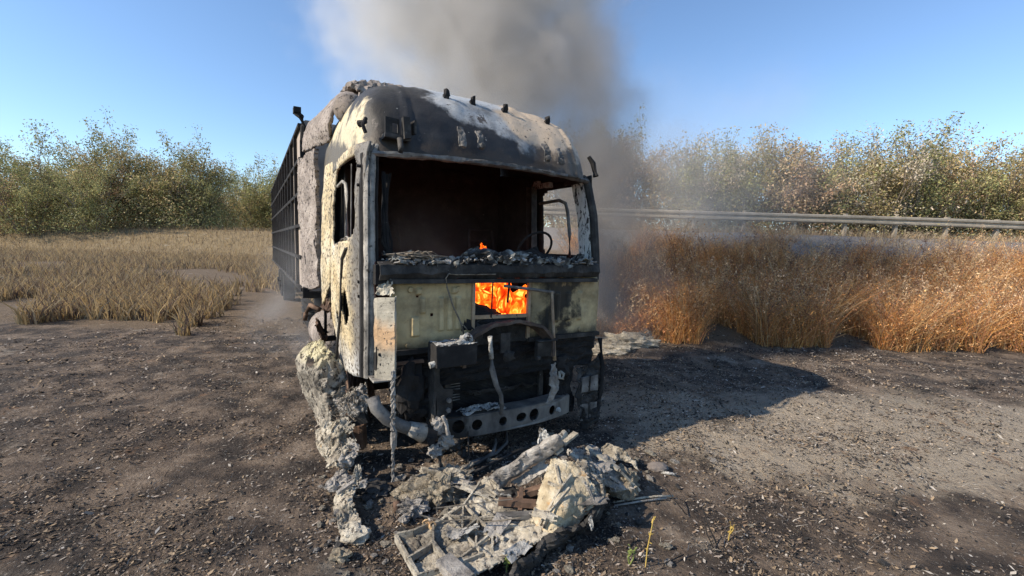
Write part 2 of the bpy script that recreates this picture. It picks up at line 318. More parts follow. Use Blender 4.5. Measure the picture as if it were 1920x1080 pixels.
# ---------------------------------------------------------------- dry grass on the embankment (stuff)
def blades(n, xy, hmin, hmax, wd, lean, pal, seed, pw=1.0, clump=False):
    g_ = np.random.default_rng(seed); pts = xy(g_, n); n = len(pts); z = np.array([hz(x, y) for x, y in pts])
    b = np.column_stack([pts, z - .02]); h = g_.uniform(hmin, hmax, n) * pw
    if clump: h *= np.array([.62 + .75 * sm(-.5, .6, mn.noise(Vector((x * 1.5, y * 1.5, 6))) + .5 * mn.noise(Vector((x * 4, y * 4, 1)))) for x, y in pts])
    a = g_.uniform(0, 2 * np.pi, n); l = h * g_.uniform(.05, lean, n)
    d = np.column_stack([np.cos(a), np.sin(a), np.zeros(n)]); p = np.column_stack([-np.sin(a + 1.2), np.cos(a + 1.2), np.zeros(n)]) * (wd * g_.uniform(.5, 1.4, n))[:, None]
    m1 = b + d * (l * .3)[:, None]; m1[:, 2] += h * .55; tp = b + d * l[:, None]; tp[:, 2] += h
    V = np.stack([b - p, b + p, m1 + p * .8, m1 - p * .8, tp + p * .25, tp - p * .25], 1).reshape(-1, 3)
    i = np.arange(n)[:, None] * 6; Fc = np.concatenate([i + np.array([0, 1, 2, 3]), i + np.array([3, 2, 4, 5])])
    P = np.array(pal); k = np.array([mn.noise(Vector((x * .9, y * .9, seed))) for x, y in pts])
    c = P[np.clip(((k * .9 + .5 + g_.normal(0, .5, n)) % 1.0 * len(P)).astype(int), 0, len(P) - 1)] * g_.uniform(.65, 1.3, (n, 1))
    return V, Fc, np.concatenate([c, c])
def slope_xy(g_, n):
    y = 8.9 + 5.4 * g_.random(n) ** 1.25; x = .13 * y + g_.random(n) * (1.35 * y - .13 * y) ; k = []
    for X, Y in zip(x, y):
        c = mn.noise(Vector((X * .75, Y * .75, 4))) + .45 * mn.noise(Vector((X * 2.2, Y * 2.2, 8)))
        k.append(Y > toe(X) - .1 + .3 * mn.noise(Vector((X, 2, 0))) + .7 * mn.noise(Vector((X * 3, Y * 3, 5))) * (Y < 10.5) and c > -.16 + max(0, (Y - 12.2)) * .22 + max(0, 9.6 - Y) * .12 and X > 1.45 + .2 * mn.noise(Vector((Y, 0, 0))))
    k = np.array(k); return np.column_stack([x, y])[k]
PALG = [(.19, .10, .06), (.48, .23, .11), (.64, .30, .10), (.74, .37, .11), (.70, .41, .16), (.60, .29, .13), (.68, .47, .23), (.40, .27, .13)]
def tuft_xy(g_, n):
    c0 = slope_xy(g_, n // 22); return c0[g_.integers(0, len(c0), n)] + g_.normal(0, .05, (n, 2))
parts_ = [blades(62000, tuft_xy, .3, 1.0, .0042, .85, PALG, 21, clump=True), blades(46000, slope_xy, .1, .5, .004, 1.6, PALG, 22, clump=True), blades(3600, slope_xy, .7, 1.45, .0065, .55, [(.62, .46, .25), (.5, .34, .18), (.2, .12, .08), (.12, .08, .06), (.66, .5, .3)], 25)]
V = np.concatenate([q[0] for q in parts_]); nb_ = [len(q[0]) // 6 for q in parts_]
c = np.concatenate([q[2][:m_] for q, m_ in zip(parts_, nb_)]); i6 = np.arange(sum(nb_))[:, None] * 6; Fc = np.concatenate([i6 + np.array([0, 1, 2, 3]), i6 + np.array([3, 2, 4, 5])]); c = np.concatenate([c, c])
g_ = np.random.default_rng(77); k = np.concatenate([g_.integers(0, len(V) // 6, 190000), g_.integers(len(V) // 6 - nb_[2], len(V) // 6, 60000)]); tp = V[k * 6 + 4]; md = V[k * 6 + 3]; t = g_.uniform(.1, 1.05, len(k))[:, None]; c0 = md * (1 - t) + tp * t + g_.normal(0, .05, (len(k), 3))
d1 = g_.normal(0, 1, (len(k), 3)) * (.009 + .012 * g_.random((len(k), 1))); d2 = g_.normal(0, 1, (len(k), 3)) * .005
V2 = np.stack([c0 - d1, c0 + d2, c0 + d1, c0 - d2], 1).reshape(-1, 3); F2 = np.arange(4 * len(k)).reshape(-1, 4) + len(V); c2 = c[k] * g_.uniform(.8, 1.5, (len(k), 1)) * np.array([1.05, 1.0, 1.05])
V = np.concatenate([V, V2]); Fc = np.concatenate([Fc, F2]); c = np.concatenate([c, c2])
tag(soup('dry_grass', V, Fc, c, m_grass), 'tall orange dry grass growing on the embankment slope', 'grass', kind='stuff')
def upper_xy(g_, n):
    y = 13.0 + 6.5 * g_.random(n); x = .1 * y + g_.random(n) * 1.3 * y; k = np.array([mn.noise(Vector((X * .6, Y * .6, 2))) > (.02 if Y < 16.6 else -.3) for X, Y in zip(x, y)]); return np.column_stack([x, y])[k]
V, Fc, c = blades(13000, upper_xy, .08, .38, .008, 1.2, [(.3, .24, .18), (.36, .29, .2), (.42, .33, .2), (.25, .18, .13)], 23)
tag(soup('verge_grass', V, Fc, c, m_grass), 'thin pale straw growing under the guardrail', 'grass', kind='stuff')
def field_xy(g_, n):
    y = 8 + 66 * g_.random(n) ** 1.7; x = -y * (.42 + .88 * g_.random(n)); k = np.array([mn.noise(Vector((X * .25, Y * .25, 2))) + .3 * mn.noise(Vector((X * 1.5, Y * 1.5, 2))) > .0 + max(0, 11.5 - Y) * .12 - max(0, Y - 22) * .05 for X, Y in zip(x, y)]); return np.column_stack([x, y])[k]
V, Fc, c = blades(95000, field_xy, .12, .6, .015, .8, [(.3, .24, .16), (.38, .28, .15), (.42, .3, .15), (.14, .1, .08)], 29)
tag(soup('field_stubble', V, Fc, c, m_grass), 'straw coloured stubble on the open field beside the trailer', 'grass', kind='stuff')

# ---------------------------------------------------------------- guardrail: beam sections and posts
GY = 17.3; gr = thing('guardrail', 'grey steel guardrail along the top of the embankment', 'guardrail', (2, GY, hz(2, GY)))
m_zinc = mat('weathered_zinc', [(.3, (.24, .21, .165)), (.7, (.40, .35, .28))], 3, .7, .2, .1)
prof = [(0, .0), (-.06, .04), (-.06, .10), (0, .14), (0, .19), (-.06, .23), (-.06, .29), (0, .33)]
for i in range(9):
    x0 = i * 4.0 - 1; z0, z1 = hz(2 + x0, GY) + .48 - gr.location.z, hz(6 + x0, GY) + .48 - gr.location.z
    b = MB(); b.grid(lambda u, v: (x0 + u * 4.01, prof[int(round(v * 7))][0] - .05 - .003 * (i % 2), z0 + (z1 - z0) * u + prof[int(round(v * 7))][1]), 2, 7); b.build('rail_beam', m_zinc, gr, solid=.006)
for i in range(18):
    x0 = i * 2.0 - .9; zb = hz(2 + x0, GY) - gr.location.z
    MB().box((x0, .03, zb + .38), (.1, .14, .98)).build('post', m_zinc, gr)

# ---------------------------------------------------------------- litter: flakes of ash, char and straw (stuff)
def litter(n, seed):
    g_ = np.random.default_rng(seed); th = g_.uniform(-1.0, 1.0, n); rr = 2.0 + 10 * g_.random(n) ** 1.9
    x = rr * np.sin(th); y = rr * np.cos(th); y = np.maximum(y, 1.6); z = np.array([hz(a, b) for a, b in zip(x, y)])
    k = g_.random(n); dens = np.array([mn.noise(Vector((a * 1.3, b * 1.3, 5))) for a, b in zip(x, y)])
    s = (.0015 + .0055 * g_.random(n) ** 3) * (1 + .17 * rr); el = 1 + 2.2 * g_.random(n) ** 3
    a = g_.uniform(0, 6.28, n); tilt = g_.normal(0, .5, n)
    d1 = np.column_stack([np.cos(a), np.sin(a), np.sin(tilt) * .7]) * (s * el)[:, None]; d2 = np.column_stack([-np.sin(a), np.cos(a), np.cos(tilt * 3) * .5 - .2]) * s[:, None]
    c0 = np.column_stack([x, y, z + .004 + s * .5]); V = np.stack([c0 - d1 - d2 * .6, c0 + d2 * g_.uniform(.3, 1, n)[:, None] - d1 * .3, c0 + d1 + d2 * .2, c0 - d2 + d1 * .4], 1); kp = g_.random(n) < np.clip(.55 + 1.5 * dens + .5 * np.array([mn.noise(Vector((a_ * 5, b_ * 5, 9))) for a_, b_ in zip(x, y)]), .06, 1); V = V[kp].reshape(-1, 3); k = k[kp]; dens = dens[kp]; n = len(k)
    pal = np.array([(.40, .36, .31), (.27, .225, .185), (.03, .027, .025), (.02, .02, .02), (.16, .115, .08), (.27, .20, .13), (.10, .077, .062)])
    q = np.clip(((k * .8 + .1 + dens * .35) % 1.0 * 7).astype(int), 0, 6); c = pal[q] * g_.uniform(.7, 1.25, (n, 1))
    return V, np.arange(4 * n).reshape(-1, 4), c
def litter2(n, seed):
    g_ = np.random.default_rng(seed); y = 3.0 + 6.5 * g_.random(n); x = -.1 * y + g_.random(n) * 1.5 * y; f = np.array([.5 + .9 * mn.noise(Vector((p * .7, q * .7, 6))) for p, q in zip(x, y)]) * np.clip((y - 3.0) / 1.6, 0, 1) * np.clip((1.4 * y - x) / (.45 * y), 0, 1); kk = g_.random(n) < f; x = x[kk]; y = y[kk]; n = len(x); z = np.array([hz(a, b) for a, b in zip(x, y)])
    s = .003 + .006 * g_.random(n) ** 4; el = 1 + 3 * g_.random(n) ** 2; a = g_.normal(.3, .9, n); d1 = np.column_stack([np.cos(a), np.sin(a), g_.normal(0, .25, n)]) * (s * el)[:, None]; d2 = np.column_stack([-np.sin(a), np.cos(a), g_.normal(.3, .5, n)]) * s[:, None]
    c0 = np.column_stack([x, y, z + s * .6]); V = np.stack([c0 - d1 - d2 * .5, c0 + d2 - d1 * .3, c0 + d1 + d2 * .2, c0 - d2 + d1 * .4], 1).reshape(-1, 3)
    pal = np.array([(.36, .32, .27), (.02, .019, .018), (.26, .21, .165), (.05, .043, .038), (.30, .235, .165), (.12, .1, .085)]); k = np.array([mn.noise(Vector((p * 1.1, q * 1.1, 3))) for p, q in zip(x, y)])
    return V, np.arange(4 * n).reshape(-1, 4), pal[np.clip((g_.random(n) * 4.2 + (k + .3) * 2.5).astype(int), 0, 5)] * g_.uniform(.7, 1.25, (n, 1))
La, Lb = litter(230000, 3), litter2(150000, 4)
La = (np.concatenate([La[0], Lb[0]]), np.concatenate([La[1], Lb[1] + len(La[0])]), np.concatenate([La[2], Lb[2]]))
tag(soup('ash_litter', *La, m_litter), 'flakes of ash, char and burnt straw over the ground', 'ash', kind='stuff')
def near_xy(g_, n):
    t = g_.uniform(-.95, .95, n); q = 2.0 + 8 * g_.random(n) ** 1.6; x, y = q * np.sin(t), q * np.cos(t)
    k = np.array([mn.noise(Vector((X * 1.8, Y * 1.8, 12))) > .0 for X, Y in zip(x, y)]); return np.column_stack([x, y])[k]
V, Fc, c = blades(26000, near_xy, .012, .06, .0028, 2.2, [(.03, .027, .025), (.1, .08, .065), (.24, .19, .14), (.36, .33, .29)], 31)
tag(soup('burnt_stubble', V, Fc, c, m_litter), 'short charred grass stubble on the ground round the wreck', 'grass', kind='stuff')
# ---------------------------------------------------------------- the burnt truck
truck = thing('burnt_truck', 'burnt out cab over truck with missing windshield and flames inside', 'truck', (TRUCK[0], TRUCK[1], 0), TH)
def wz(z):       # half width of the cab at height z
    return float(np.interp(z, [.5, .8, 1.2, 1.6, 2.0, 2.4, 2.7, 2.9], [1.19, 1.215, 1.245, 1.25, 1.245, 1.23, 1.205, 1.17]))
# roof: a rounded box corner with seams and dents
RW, RL, RH, RY, RZ = 1.215, 2.07, .88, 2.17, 2.66
def arc(e1, e2, hw, hh, full):      # evenly spaced parameter along a superellipse
    a = np.linspace(-math.pi / 2 if full else 0, math.pi / 2, 6001); x = np.abs(np.sin(a)) ** e1 * np.sign(np.sin(a)) * hw; y = np.abs(np.cos(a)) ** e2 * hh
    s = np.concatenate([[0], np.cumsum(np.hypot(np.diff(x), np.diff(y)))]); return s / s[-1], a
ARU, ARV = arc(.17, .20, RW, RL, True), arc(.66, .5, RH, 1.5, False)
def spow(a, e): return math.copysign(abs(a) ** e, a)
def roof_fn(u, v):
    om = float(np.interp(u, *ARU)); et = float(np.interp(v, *ARV))
    ce, se = math.cos(et), math.sin(et); co_, so_ = math.cos(om), math.sin(om)
    x = RW * spow(ce, .36) * spow(so_, .17); y = -RL * spow(ce, .50) * spow(co_, .20); z = RH * spow(se, .66)
    p = Vector((x * (1 - .05 * z), RY + y + .34 * z * max(0, -y / RL) , RZ + z))
    for xs in (-.80, .97):              # side seams with a raised rib
        d = abs(p.x - xs - .06 * (p.z - 3)) ; k = math.exp(-(d / .022) ** 2) * .014 - math.exp(-((d - .05) / .02) ** 2) * .008
        p.y -= k * ce; p.z += k * se
    c = sm(.62, .5, abs(p.x + .02)) * sm(3.1, 3.22, p.z) * sm(1.5, 1.2, p.y); p.z += .022 * c          # raised middle panel
    q = fr(p, 1.7, 3) * .026 + fr(p, 6, 3) * .008
    p.y -= q * ce; p.z += q * se; return p
rf = MB().grid(roof_fn, 200, 90).build('roof', m_roof, truck, True, solid=.012)
for x, y in ((-.36, .50), (-.08, .50), (.28, .50), (.82, .52)):
    z = min((roof_fn(u_, v_) for u_ in np.linspace(.3, .7, 120) for v_ in np.linspace(.1, .7, 50)), key=lambda p: (p.x - x) ** 2 + (p.y - y) ** 2).z + .02   # stubs of the marker lamps
    b = MB(); b.box((x, y, z - .01), (.05, .05, .06), jit=.008); b.box((x + .008, y - .01, z + .03), (.03, .04, .05), jit=.012); b.build('marker_lamp_stub', m_black, rf)
# windshield frame
b = MB()
def hdr(u, v):
    x = (-1.13 + 2.26 * u); bow = .07 * (1 - (abs(x) / 1.13) ** 2.5)
    pr = [(.03, 2.635), (.0, 2.64), (-.012, 2.652), (-.006, 2.668), (.03, 2.675)][int(round(v * 4))]
    return (x, .15 + pr[0] - bow + .012 * fr((x, 1, v), 7), pr[1] + .035 * (1 - (x / 1.13) ** 2) + .010 * fr((x, 3, v), 9))
MB().grid(hdr, 60, 4).build('windshield_header', m_grey, truck, False, solid=.012)
def swept(name, path, prof, m, sol=0, parent=truck, smooth=False, n=30, amp=.004):    # profile (dx,dy) swept along path of points
    path = [Vector(p) for p in path]
    def fn(u, v):
        t = u * (len(path) - 1); i = min(int(t), len(path) - 2); p = path[i].lerp(path[i + 1], t - i); d = prof[int(round(v * (len(prof) - 1)))]
        q = p + Vector((d[0], d[1], 0)); return q + Vector((fr(q, 9), fr(q + Vector((3, 0, 0)), 9), 0)) * amp
    return MB().grid(fn, n, len(prof) - 1).build(name, m, parent, smooth, sol)
PL = [(-1.175, .06, .84), (-1.175, .03, 1.3), (-1.175, .03, 1.8), (-1.165, .085, 2.3), (-1.135, .155, 2.66), (-1.09, .20, 2.74)]
swept('front_pillar', PL, [(-.02, .09), (-.035, .03), (-.028, .0), (-.015, -.012), (.0, .004), (.012, -.014), (.03, -.014), (.042, .0), (.048, .05)], m_pillar, .008, smooth=False)
swept('door_gap_strip', PL[:5], [(-.03, .125), (-.055, .10), (-.055, .045), (-.03, .025)], m_black, .006)  # black strip painted in for the shaded gap between door and pillar
swept('window_seal', [(p[0] + .058, p[1] + .012, p[2]) for p in PL[2:5]], [(-.01, .0), (.0, -.012), (.012, .0), (.012, .03)], m_black, .006)
PR = [(1.2, .05, .86), (1.205, .03, 1.3), (1.205, .03, 1.8), (1.19, .085, 2.3), (1.15, .155, 2.64), (1.10, .20, 2.72)]
swept('front_pillar', PR, [(.03, .16), (.035, .05), (.03, .0), (.01, -.012), (-.02, -.012), (-.035, .01), (-.04, .06)], m_dark, .008)
swept('pillar_lining', PR[2:5], [(-.043, .05), (-.066, .02), (-.052, .12), (-.03, .26)], m_pilr, .006)
# side shells: door with window opening, rear panel
def shell(name, s, y0, y1, zlo, zhi, m, hole=None, nu=44, nv=70, bulge=0.0, seed=0, solid=.02, extra=None):
    def fn(u, v):
        y = y0 + (y1 - y0) * u; lo = zlo(y); z = lo + (zhi(y) - lo) * v
        x = wz(z) + bulge * math.sin(math.pi * u) - .06 * sm(.45, 0, y) + .010 * fr((y, z, seed), 3.2) + .004 * fr((y, z, seed), 14)
        return (s * x, y, z)
    def keep(u, v):
        y = y0 + (y1 - y0) * u; lo = zlo(y); z = lo + (zhi(y) - lo) * v
        if hole and hole(y, z): return False
        return not (extra and extra(y, z))
    return MB().grid(fn, nu, nv, keep).build(name, m, truck, True, solid)
def rr(y, z, a0, a1, b0, b1, r=.1):      # rounded rectangle test
    dx = max(a0 + r - y, y - a1 + r, 0); dz = max(b0 + r - z, z - b1 + r, 0); return a0 < y < a1 and b0 < z < b1 and dx * dx + dz * dz < r * r
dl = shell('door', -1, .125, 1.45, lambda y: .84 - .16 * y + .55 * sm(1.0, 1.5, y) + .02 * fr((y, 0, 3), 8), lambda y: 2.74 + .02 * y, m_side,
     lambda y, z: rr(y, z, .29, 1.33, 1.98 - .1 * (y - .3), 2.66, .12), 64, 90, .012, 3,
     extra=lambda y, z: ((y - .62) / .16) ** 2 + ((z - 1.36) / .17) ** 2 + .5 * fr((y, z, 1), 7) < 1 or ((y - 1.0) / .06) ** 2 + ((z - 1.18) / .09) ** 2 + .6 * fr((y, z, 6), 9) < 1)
b = MB(); b.tube([(-1.2, 1.3, 2.50), (-1.2, 1.02, 2.52), (-1.2, .86, 2.48), (-1.205, .80, 2.36), (-1.21, .78, 2.1), (-1.215, .775, 1.85)], .016, 8); b.build('window_divider', m_pillar, dl, True)
b = MB(); b.tube([(-1.205, .55, 2.62), (-1.21, .56, 2.2), (-1.215, .57, 1.9)], .006, 6); b.build('window_guide', m_grey, dl, True)
b = MB(); b.sheet([[(-1.235, .35, 1.98), (-1.25, .8, 1.96), (-1.24, 1.3, 1.9)], [(-1.20, .35, 1.90), (-1.21, .8, 1.88), (-1.22, 1.3, 1.8)]], 24, 6, .03, 6, 4, .1); b.build('window_sill', m_ash, dl, False, .012)
b = MB(); b.tube([(-1.235, .42, 1.90), (-1.27, .50, 1.88), (-1.28, .62, 1.80), (-1.275, .70, 1.6), (-1.27, .78, 1.3), (-1.285, .88, 1.0), (-1.30, .95, .6)], .014, 8); b.build('hanging_cable', m_dark, dl, True)
for z in (2.55, 2.40, 1.62, 1.5): MB().tube([(-1.19, .19, z), (-1.235, .19, z)], .014, 6).build('hinge_pin', m_black, dl)
shell('rear_side_panel', -1, 1.475, 2.13, lambda y: 1.22 + .28 * sm(1.9, 1.4, y) + .05 * fr((y, 2, 8), 9), lambda y: 2.78, m_side, None, 26, 60, .035, 5)
b = MB(); b.sheet([[(-1.25, 1.5, 1.34), (-1.27, 1.85, 1.24), (-1.24, 2.15, 1.2)], [(-1.22, 1.5, 1.2), (-1.24, 1.85, 1.12), (-1.2, 2.2, 1.1)]], 26, 8, .07, 7, 2, .2, .35); b.build('torn_sill', m_rust, truck, False, .008)
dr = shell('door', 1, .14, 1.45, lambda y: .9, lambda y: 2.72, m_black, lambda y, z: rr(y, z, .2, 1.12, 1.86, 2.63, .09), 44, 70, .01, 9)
b = MB(); b.tube([(1.18, 1.12, 2.49), (1.18, .72, 2.50), (1.185, .60, 2.46), (1.19, .56, 2.36), (1.2, .52, 2.1), (1.2, .50, 1.84)], .02, 8); b.build('window_divider', m_grey, dr, True)
b = MB(); b.box((1.13, .98, 2.69), (.05, .32, .05), jit=.006); b.box((1.11, 1.1, 2.73), (.04, .1, .06), jit=.01); b.build('grab_rail', m_white, dr)
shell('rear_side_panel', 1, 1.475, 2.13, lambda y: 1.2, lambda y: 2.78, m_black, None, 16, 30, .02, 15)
swept('door_pillar', [(1.12, 1.2, 1.2), (1.12, 1.2, 2.0), (1.09, 1.2, 2.7)], [(-.03, -.05), (.05, -.05), (.05, .06), (-.03, .06)], m_dark, .01)
swept('door_pillar', [(-1.12, 1.42, 1.2), (-1.12, 1.42, 2.0), (-1.09, 1.42, 2.7)], [(-.04, -.05), (.03, -.05), (.03, .06), (-.04, .06)], m_dark, .01)
# closed black inside: rear wall, floor, ceiling frame
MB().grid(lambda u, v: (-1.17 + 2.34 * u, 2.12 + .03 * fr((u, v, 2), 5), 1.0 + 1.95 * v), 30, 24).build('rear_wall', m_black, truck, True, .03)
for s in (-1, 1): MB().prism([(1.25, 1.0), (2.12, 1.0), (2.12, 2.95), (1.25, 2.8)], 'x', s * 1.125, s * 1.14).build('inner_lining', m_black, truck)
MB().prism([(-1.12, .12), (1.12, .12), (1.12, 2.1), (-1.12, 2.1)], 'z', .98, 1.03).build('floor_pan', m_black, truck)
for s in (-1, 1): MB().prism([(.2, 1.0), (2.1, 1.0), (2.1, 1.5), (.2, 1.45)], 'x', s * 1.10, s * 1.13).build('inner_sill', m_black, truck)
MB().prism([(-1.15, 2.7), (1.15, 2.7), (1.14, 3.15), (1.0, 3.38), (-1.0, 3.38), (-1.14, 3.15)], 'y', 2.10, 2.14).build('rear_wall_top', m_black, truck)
# seats and steering column, burnt to the frame
for sx in (-.62, .66):
    b = MB(); b.box((sx, 1.35, 1.35), (.48, .5, .3), jit=.04)
    for q in (-.2, .2):
        b.tube([(sx + q, 1.55, 1.4), (sx + q, 1.68, 1.8), (sx + q * .8, 1.74, 2.15)], .02, 6)
    for z in (1.6, 1.8, 2.0, 2.15): b.tube([(sx - .18, 1.6 + .12 * (z - 1.4) / .4, z), (sx + .18, 1.6 + .12 * (z - 1.4) / .4, z)], .012, 5)
    b.build('seat_frame', m_black, truck)
b = MB(); cx = Vector((.72, .52, 1.93)); ax = Matrix.Rotation(R(-55), 3, 'X')
b.tube([cx + ax @ Vector((.21 * math.cos(a), .21 * math.sin(a), 0)) for a in np.linspace(0, 2 * math.pi, 25)], .014, 6, False); b.tube([(.72, .25, 1.5), cx], .035, 8)
b.lump((.62, .42, 1.76), (.34, .16, .14), .4, 2.2, 3, 3.3); b.build('steering_wheel', m_black, truck)
b = MB()
for i in range(7):
    x = -1.05 + .03 * rnd.random(); b.tube([(x + .02 * i, .22 + .03 * i, 2.6 - .2 * rnd.random()), (x + .05 * rnd.random() + .02, .25, 2.2), (x + .08 * rnd.random(), .22, 1.95), (x + .1 * rnd.random(), .16, 1.8)], .008 + .01 * rnd.random(), 6)
b.build('hanging_wires', m_black, truck, True)
# cowl under the windshield with the ash that fell on it
b = MB(); b.grid(lambda u, v: (-1.12 + 2.26 * u, [.22, -.02, -.075, -.085, -.05, .05][int(round(v * 5))] + .018 * fr((u * 3, v, 0), 5), [1.80, 1.79, 1.765, 1.70, 1.655, 1.645][int(round(v * 5))] + .016 * fr((u * 3, v, 4), 6)), 80, 5)
b.build('cowl', m_dark, truck, False, .012)
b = MB(); b.bar((-1.05, -.05, 1.640), (1.12, -.05, 1.615), .07, .035); b.build('cowl_rail', m_dark, truck)
b = MB(); b.sheet([[(-1.1, -.09, 1.78), (-.5, -.10, 1.77), (-.2, -.1, 1.79), (.3, -.1, 1.79), (.7, -.1, 1.77), (1.12, -.08, 1.78)],
                   [(-1.1, .0, 1.83), (-.5, .0, 1.815), (-.2, .0, 1.87), (.3, .0, 1.855), (.7, .0, 1.82), (1.12, .0, 1.83)],
                   [(-1.1, .12, 1.82), (-.5, .12, 1.81), (-.2, .12, 1.88), (.3, .12, 1.84), (.7, .12, 1.81), (1.12, .1, 1.83)],
                   [(-1.1, .25, 1.76), (-.5, .25, 1.76), (-.2, .25, 1.8), (.3, .25, 1.78), (.7, .25, 1.76), (1.12, .25, 1.76)]], 130, 18, .06, 8, 6, .06, .26, 16)
b.build('dashboard_ash', m_dash, truck, False, .006)
b = MB()
for i in range(150):
    x = rnd.uniform(-1.08, 1.1); s = rnd.uniform(.008, .028); y = rnd.uniform(-.09, .1)
    b.box((x, y, 1.83 + .04 * math.exp(-((x - .02) / .4) ** 2) - .5 * abs(y)), (s * rnd.uniform(1, 4), s * 1.4, s * .5), Matrix.Rotation(rnd.uniform(-1, 1), 3, 'X') @ Matrix.Rotation(rnd.uniform(0, 3), 3, 'Z'), s * .3)
tag(b.build('ash_flakes', m_ash, truck), kind='stuff')
b = MB(); b.lump((-.17, .02, 1.86), (.16, .09, .05), .35, 2, 3, 1.2); b.lump((.18, .02, 1.85), (.17, .08, .045), .45, 2.4, 3, 5.2); b.lump((.02, -.03, 1.84), (.1, .06, .04), .5, 2.4, 3, 8.2); b.build('melted_dashboard', m_dash, truck)
b = MB()
for i in range(26):
    x = -1.08 + rnd.random() * .3; b.tube([(x, .02, 1.85), (x + rnd.uniform(.05, .2), rnd.uniform(-.1, .05), 1.85 + rnd.uniform(-.03, .04)), (x + rnd.uniform(.15, .35), rnd.uniform(-.12, .02), 1.83 + rnd.uniform(-.02, .02))], .004, 4)
b.build('wire_strands', m_wire, truck)
# firewall: pressed cream panels around a burnt-through opening
FWY = -.02
def fwz(x): return .0
def press(cx0, cx1, ribs):
    def fn(u, v):
        x = cx0 + (cx1 - cx0) * u; z = 1.06 + .58 * v; y = FWY + .014 * fr((x, z, 5), 4)
        for (a, b_, zl, zh) in ribs:
            y -= .028 * sm(a, a + .012, x) * sm(b_, b_ - .012, x) * sm(zl, zl + .012, z) * sm(zh, zh - .012, z)
        y += .03 * sm(cx0 + .05, cx0, x) + .03 * sm(1.6, 1.64, z); return (x, y, z)
    return fn
MB().grid(press(-1.02, -.30, [(-.86, -.78, 1.17, 1.34), (-.62, -.565, 1.2, 1.5), (-.54, -.485, 1.2, 1.5), (-.46, -.405, 1.2, 1.5), (-.78, -.73, 1.36, 1.5), (-.82, -.76, 1.52, 1.58), (-.5, -.44, 1.52, 1.58), (-.36, -.345, 1.1, 1.62)]), 110, 70,
    keep=lambda u, v: not (.46 < u < .5 and .47 < v < .51) and not (.29 < u < .32 and .76 < v < .785)).build('firewall_panel', m_fw, truck, True, .006)
MB().grid(press(.30, 1.19, [(.62, .68, 1.2, 1.5), (.76, .82, 1.2, 1.5), (.9, .96, 1.2, 1.5), (.52, .55, 1.1, 1.6)]), 90, 60).build('firewall_panel', m_fw, truck, True, .006)
m_rim = mat('scorched_shaded_rim', [(.3, (.2, .12, .07)), (.5, (.34, .24, .15)), (.7, (.44, .38, .29))], 6, .8, 0, .3)
for a, c, wd in (((-.288, -.025, 1.06), (-.288, -.025, 1.64), .03), ((.305, -.025, 1.06), (.305, -.025, 1.63), .03)): MB().bar(a, c, wd, .03, (0, 1, 0)).build('opening_frame', m_rim, truck)
MB().bar((-.3, -.02, 1.30), (.31, -.02, 1.285), .02, .035).build('opening_sill', m_corner, truck)
MB().bar((-.3, -.02, 1.635), (.31, -.02, 1.615), .02, .04).build('opening_lintel', m_dark, truck)
MB().sheet([[(-.29, .0, 1.29), (0, -.01, 1.285), (.3, .0, 1.28)], [(-.30, -.01, 1.15), (0, -.01, 1.16), (.31, -.01, 1.14)], [(-.31, -.02, 1.04), (0, -.02, 1.04), (.32, -.02, 1.04)]], 40, 20, .012, 7, 7).build('lower_firewall', m_dark, truck, False, .006)
for x, z in ((-.86, 1.565), (-.44, 1.56), (-.88, 1.10), (-.47, 1.11), (.95, 1.10)): MB().tube([(x, FWY - .002, z), (x, FWY - .02, z)], [.028, .02], 12).build('mounting_boss', m_fw, truck)
b = MB(); b.tube([(-.47, -.08, 1.69), (-.55, -.085, 1.70), (-.575, -.085, 1.66), (-.56, -.08, 1.58), (-.50, -.07, 1.42), (-.43, -.07, 1.28), (-.39, -.07, 1.16)], .007, 6); b.tube([(-.47, -.08, 1.69), (-.1, -.09, 1.69)], .006, 6); b.tube([(-.43, -.07, 1.28), (-.36, -.07, 1.2)], .005, 5); b.build('loose_wire', m_wire, truck, True)
b = MB(); b.tube([(-.02, -.11, 1.585), (.25, -.12, 1.55), (.53, -.12, 1.51)], .014, 8); b.build('linkage_rod', m_grey, truck, True)
b = MB(); b.tube([(.50, -.13, 1.52), (.53, -.13, 1.2), (.555, -.14, .84)], [.013, .015, .018], 8); b.build('linkage_rod', m_rim, truck, True)
b = MB(); b.tube([(-.11, -.06, 1.62), (-.11, -.04, 1.29)], .008, 6); b.tube([(.07, -.05, 1.62), (.06, -.04, 1.42)], .012, 6); b.build('opening_strut', m_black, truck)
# corner panel beside the step
b = MB()
cor = [(-1.15, -.02), (-1.135, -.055), (-1.03, -.165), (-1.015, -.155)]
b.grid(lambda u, v: (cor[int(round(v * 3))][0] + .006 * fr((u, v, 1), 6), cor[int(round(v * 3))][1], .86 + .66 * u + .03 * (v - .5)), 50, 3, keep=lambda u, v: not (.12 < u < .34 and v < .5)); b.build('corner_panel', m_corner, truck, False, .006)
b = MB(); b.box((-1.12, -.03, 1.02), (.06, .05, .2), jit=.006); b.tube([(-1.12, -.055, 1.06), (-1.12, -.08, 1.06)], .014, 8); b.tube([(-1.11, -.055, .98), (-1.11, -.08, .98)], .014, 8); b.build('hinge_block', m_black, truck)
b = MB(); b.sheet([[(-1.15, -.03, 1.53), (-1.08, -.1, 1.53), (-1.02, -.15, 1.54)], [(-1.13, -.02, 1.60), (-1.07, -.05, 1.61), (-1.02, -.08, 1.63)], [(-1.1, .0, 1.64), (-1.05, .0, 1.66), (-1.02, -.02, 1.67)]], 20, 16, .035, 8, 3, .1); b.build('torn_bracket', m_corner, truck, False, .006)
b = MB(); b.box((-1.10, -.02, 1.70), (.1, .06, .16), jit=.01); b.box((-1.08, -.055, 1.71), (.05, .02, .08), jit=.006); b.build('wiper_motor', m_black, truck)
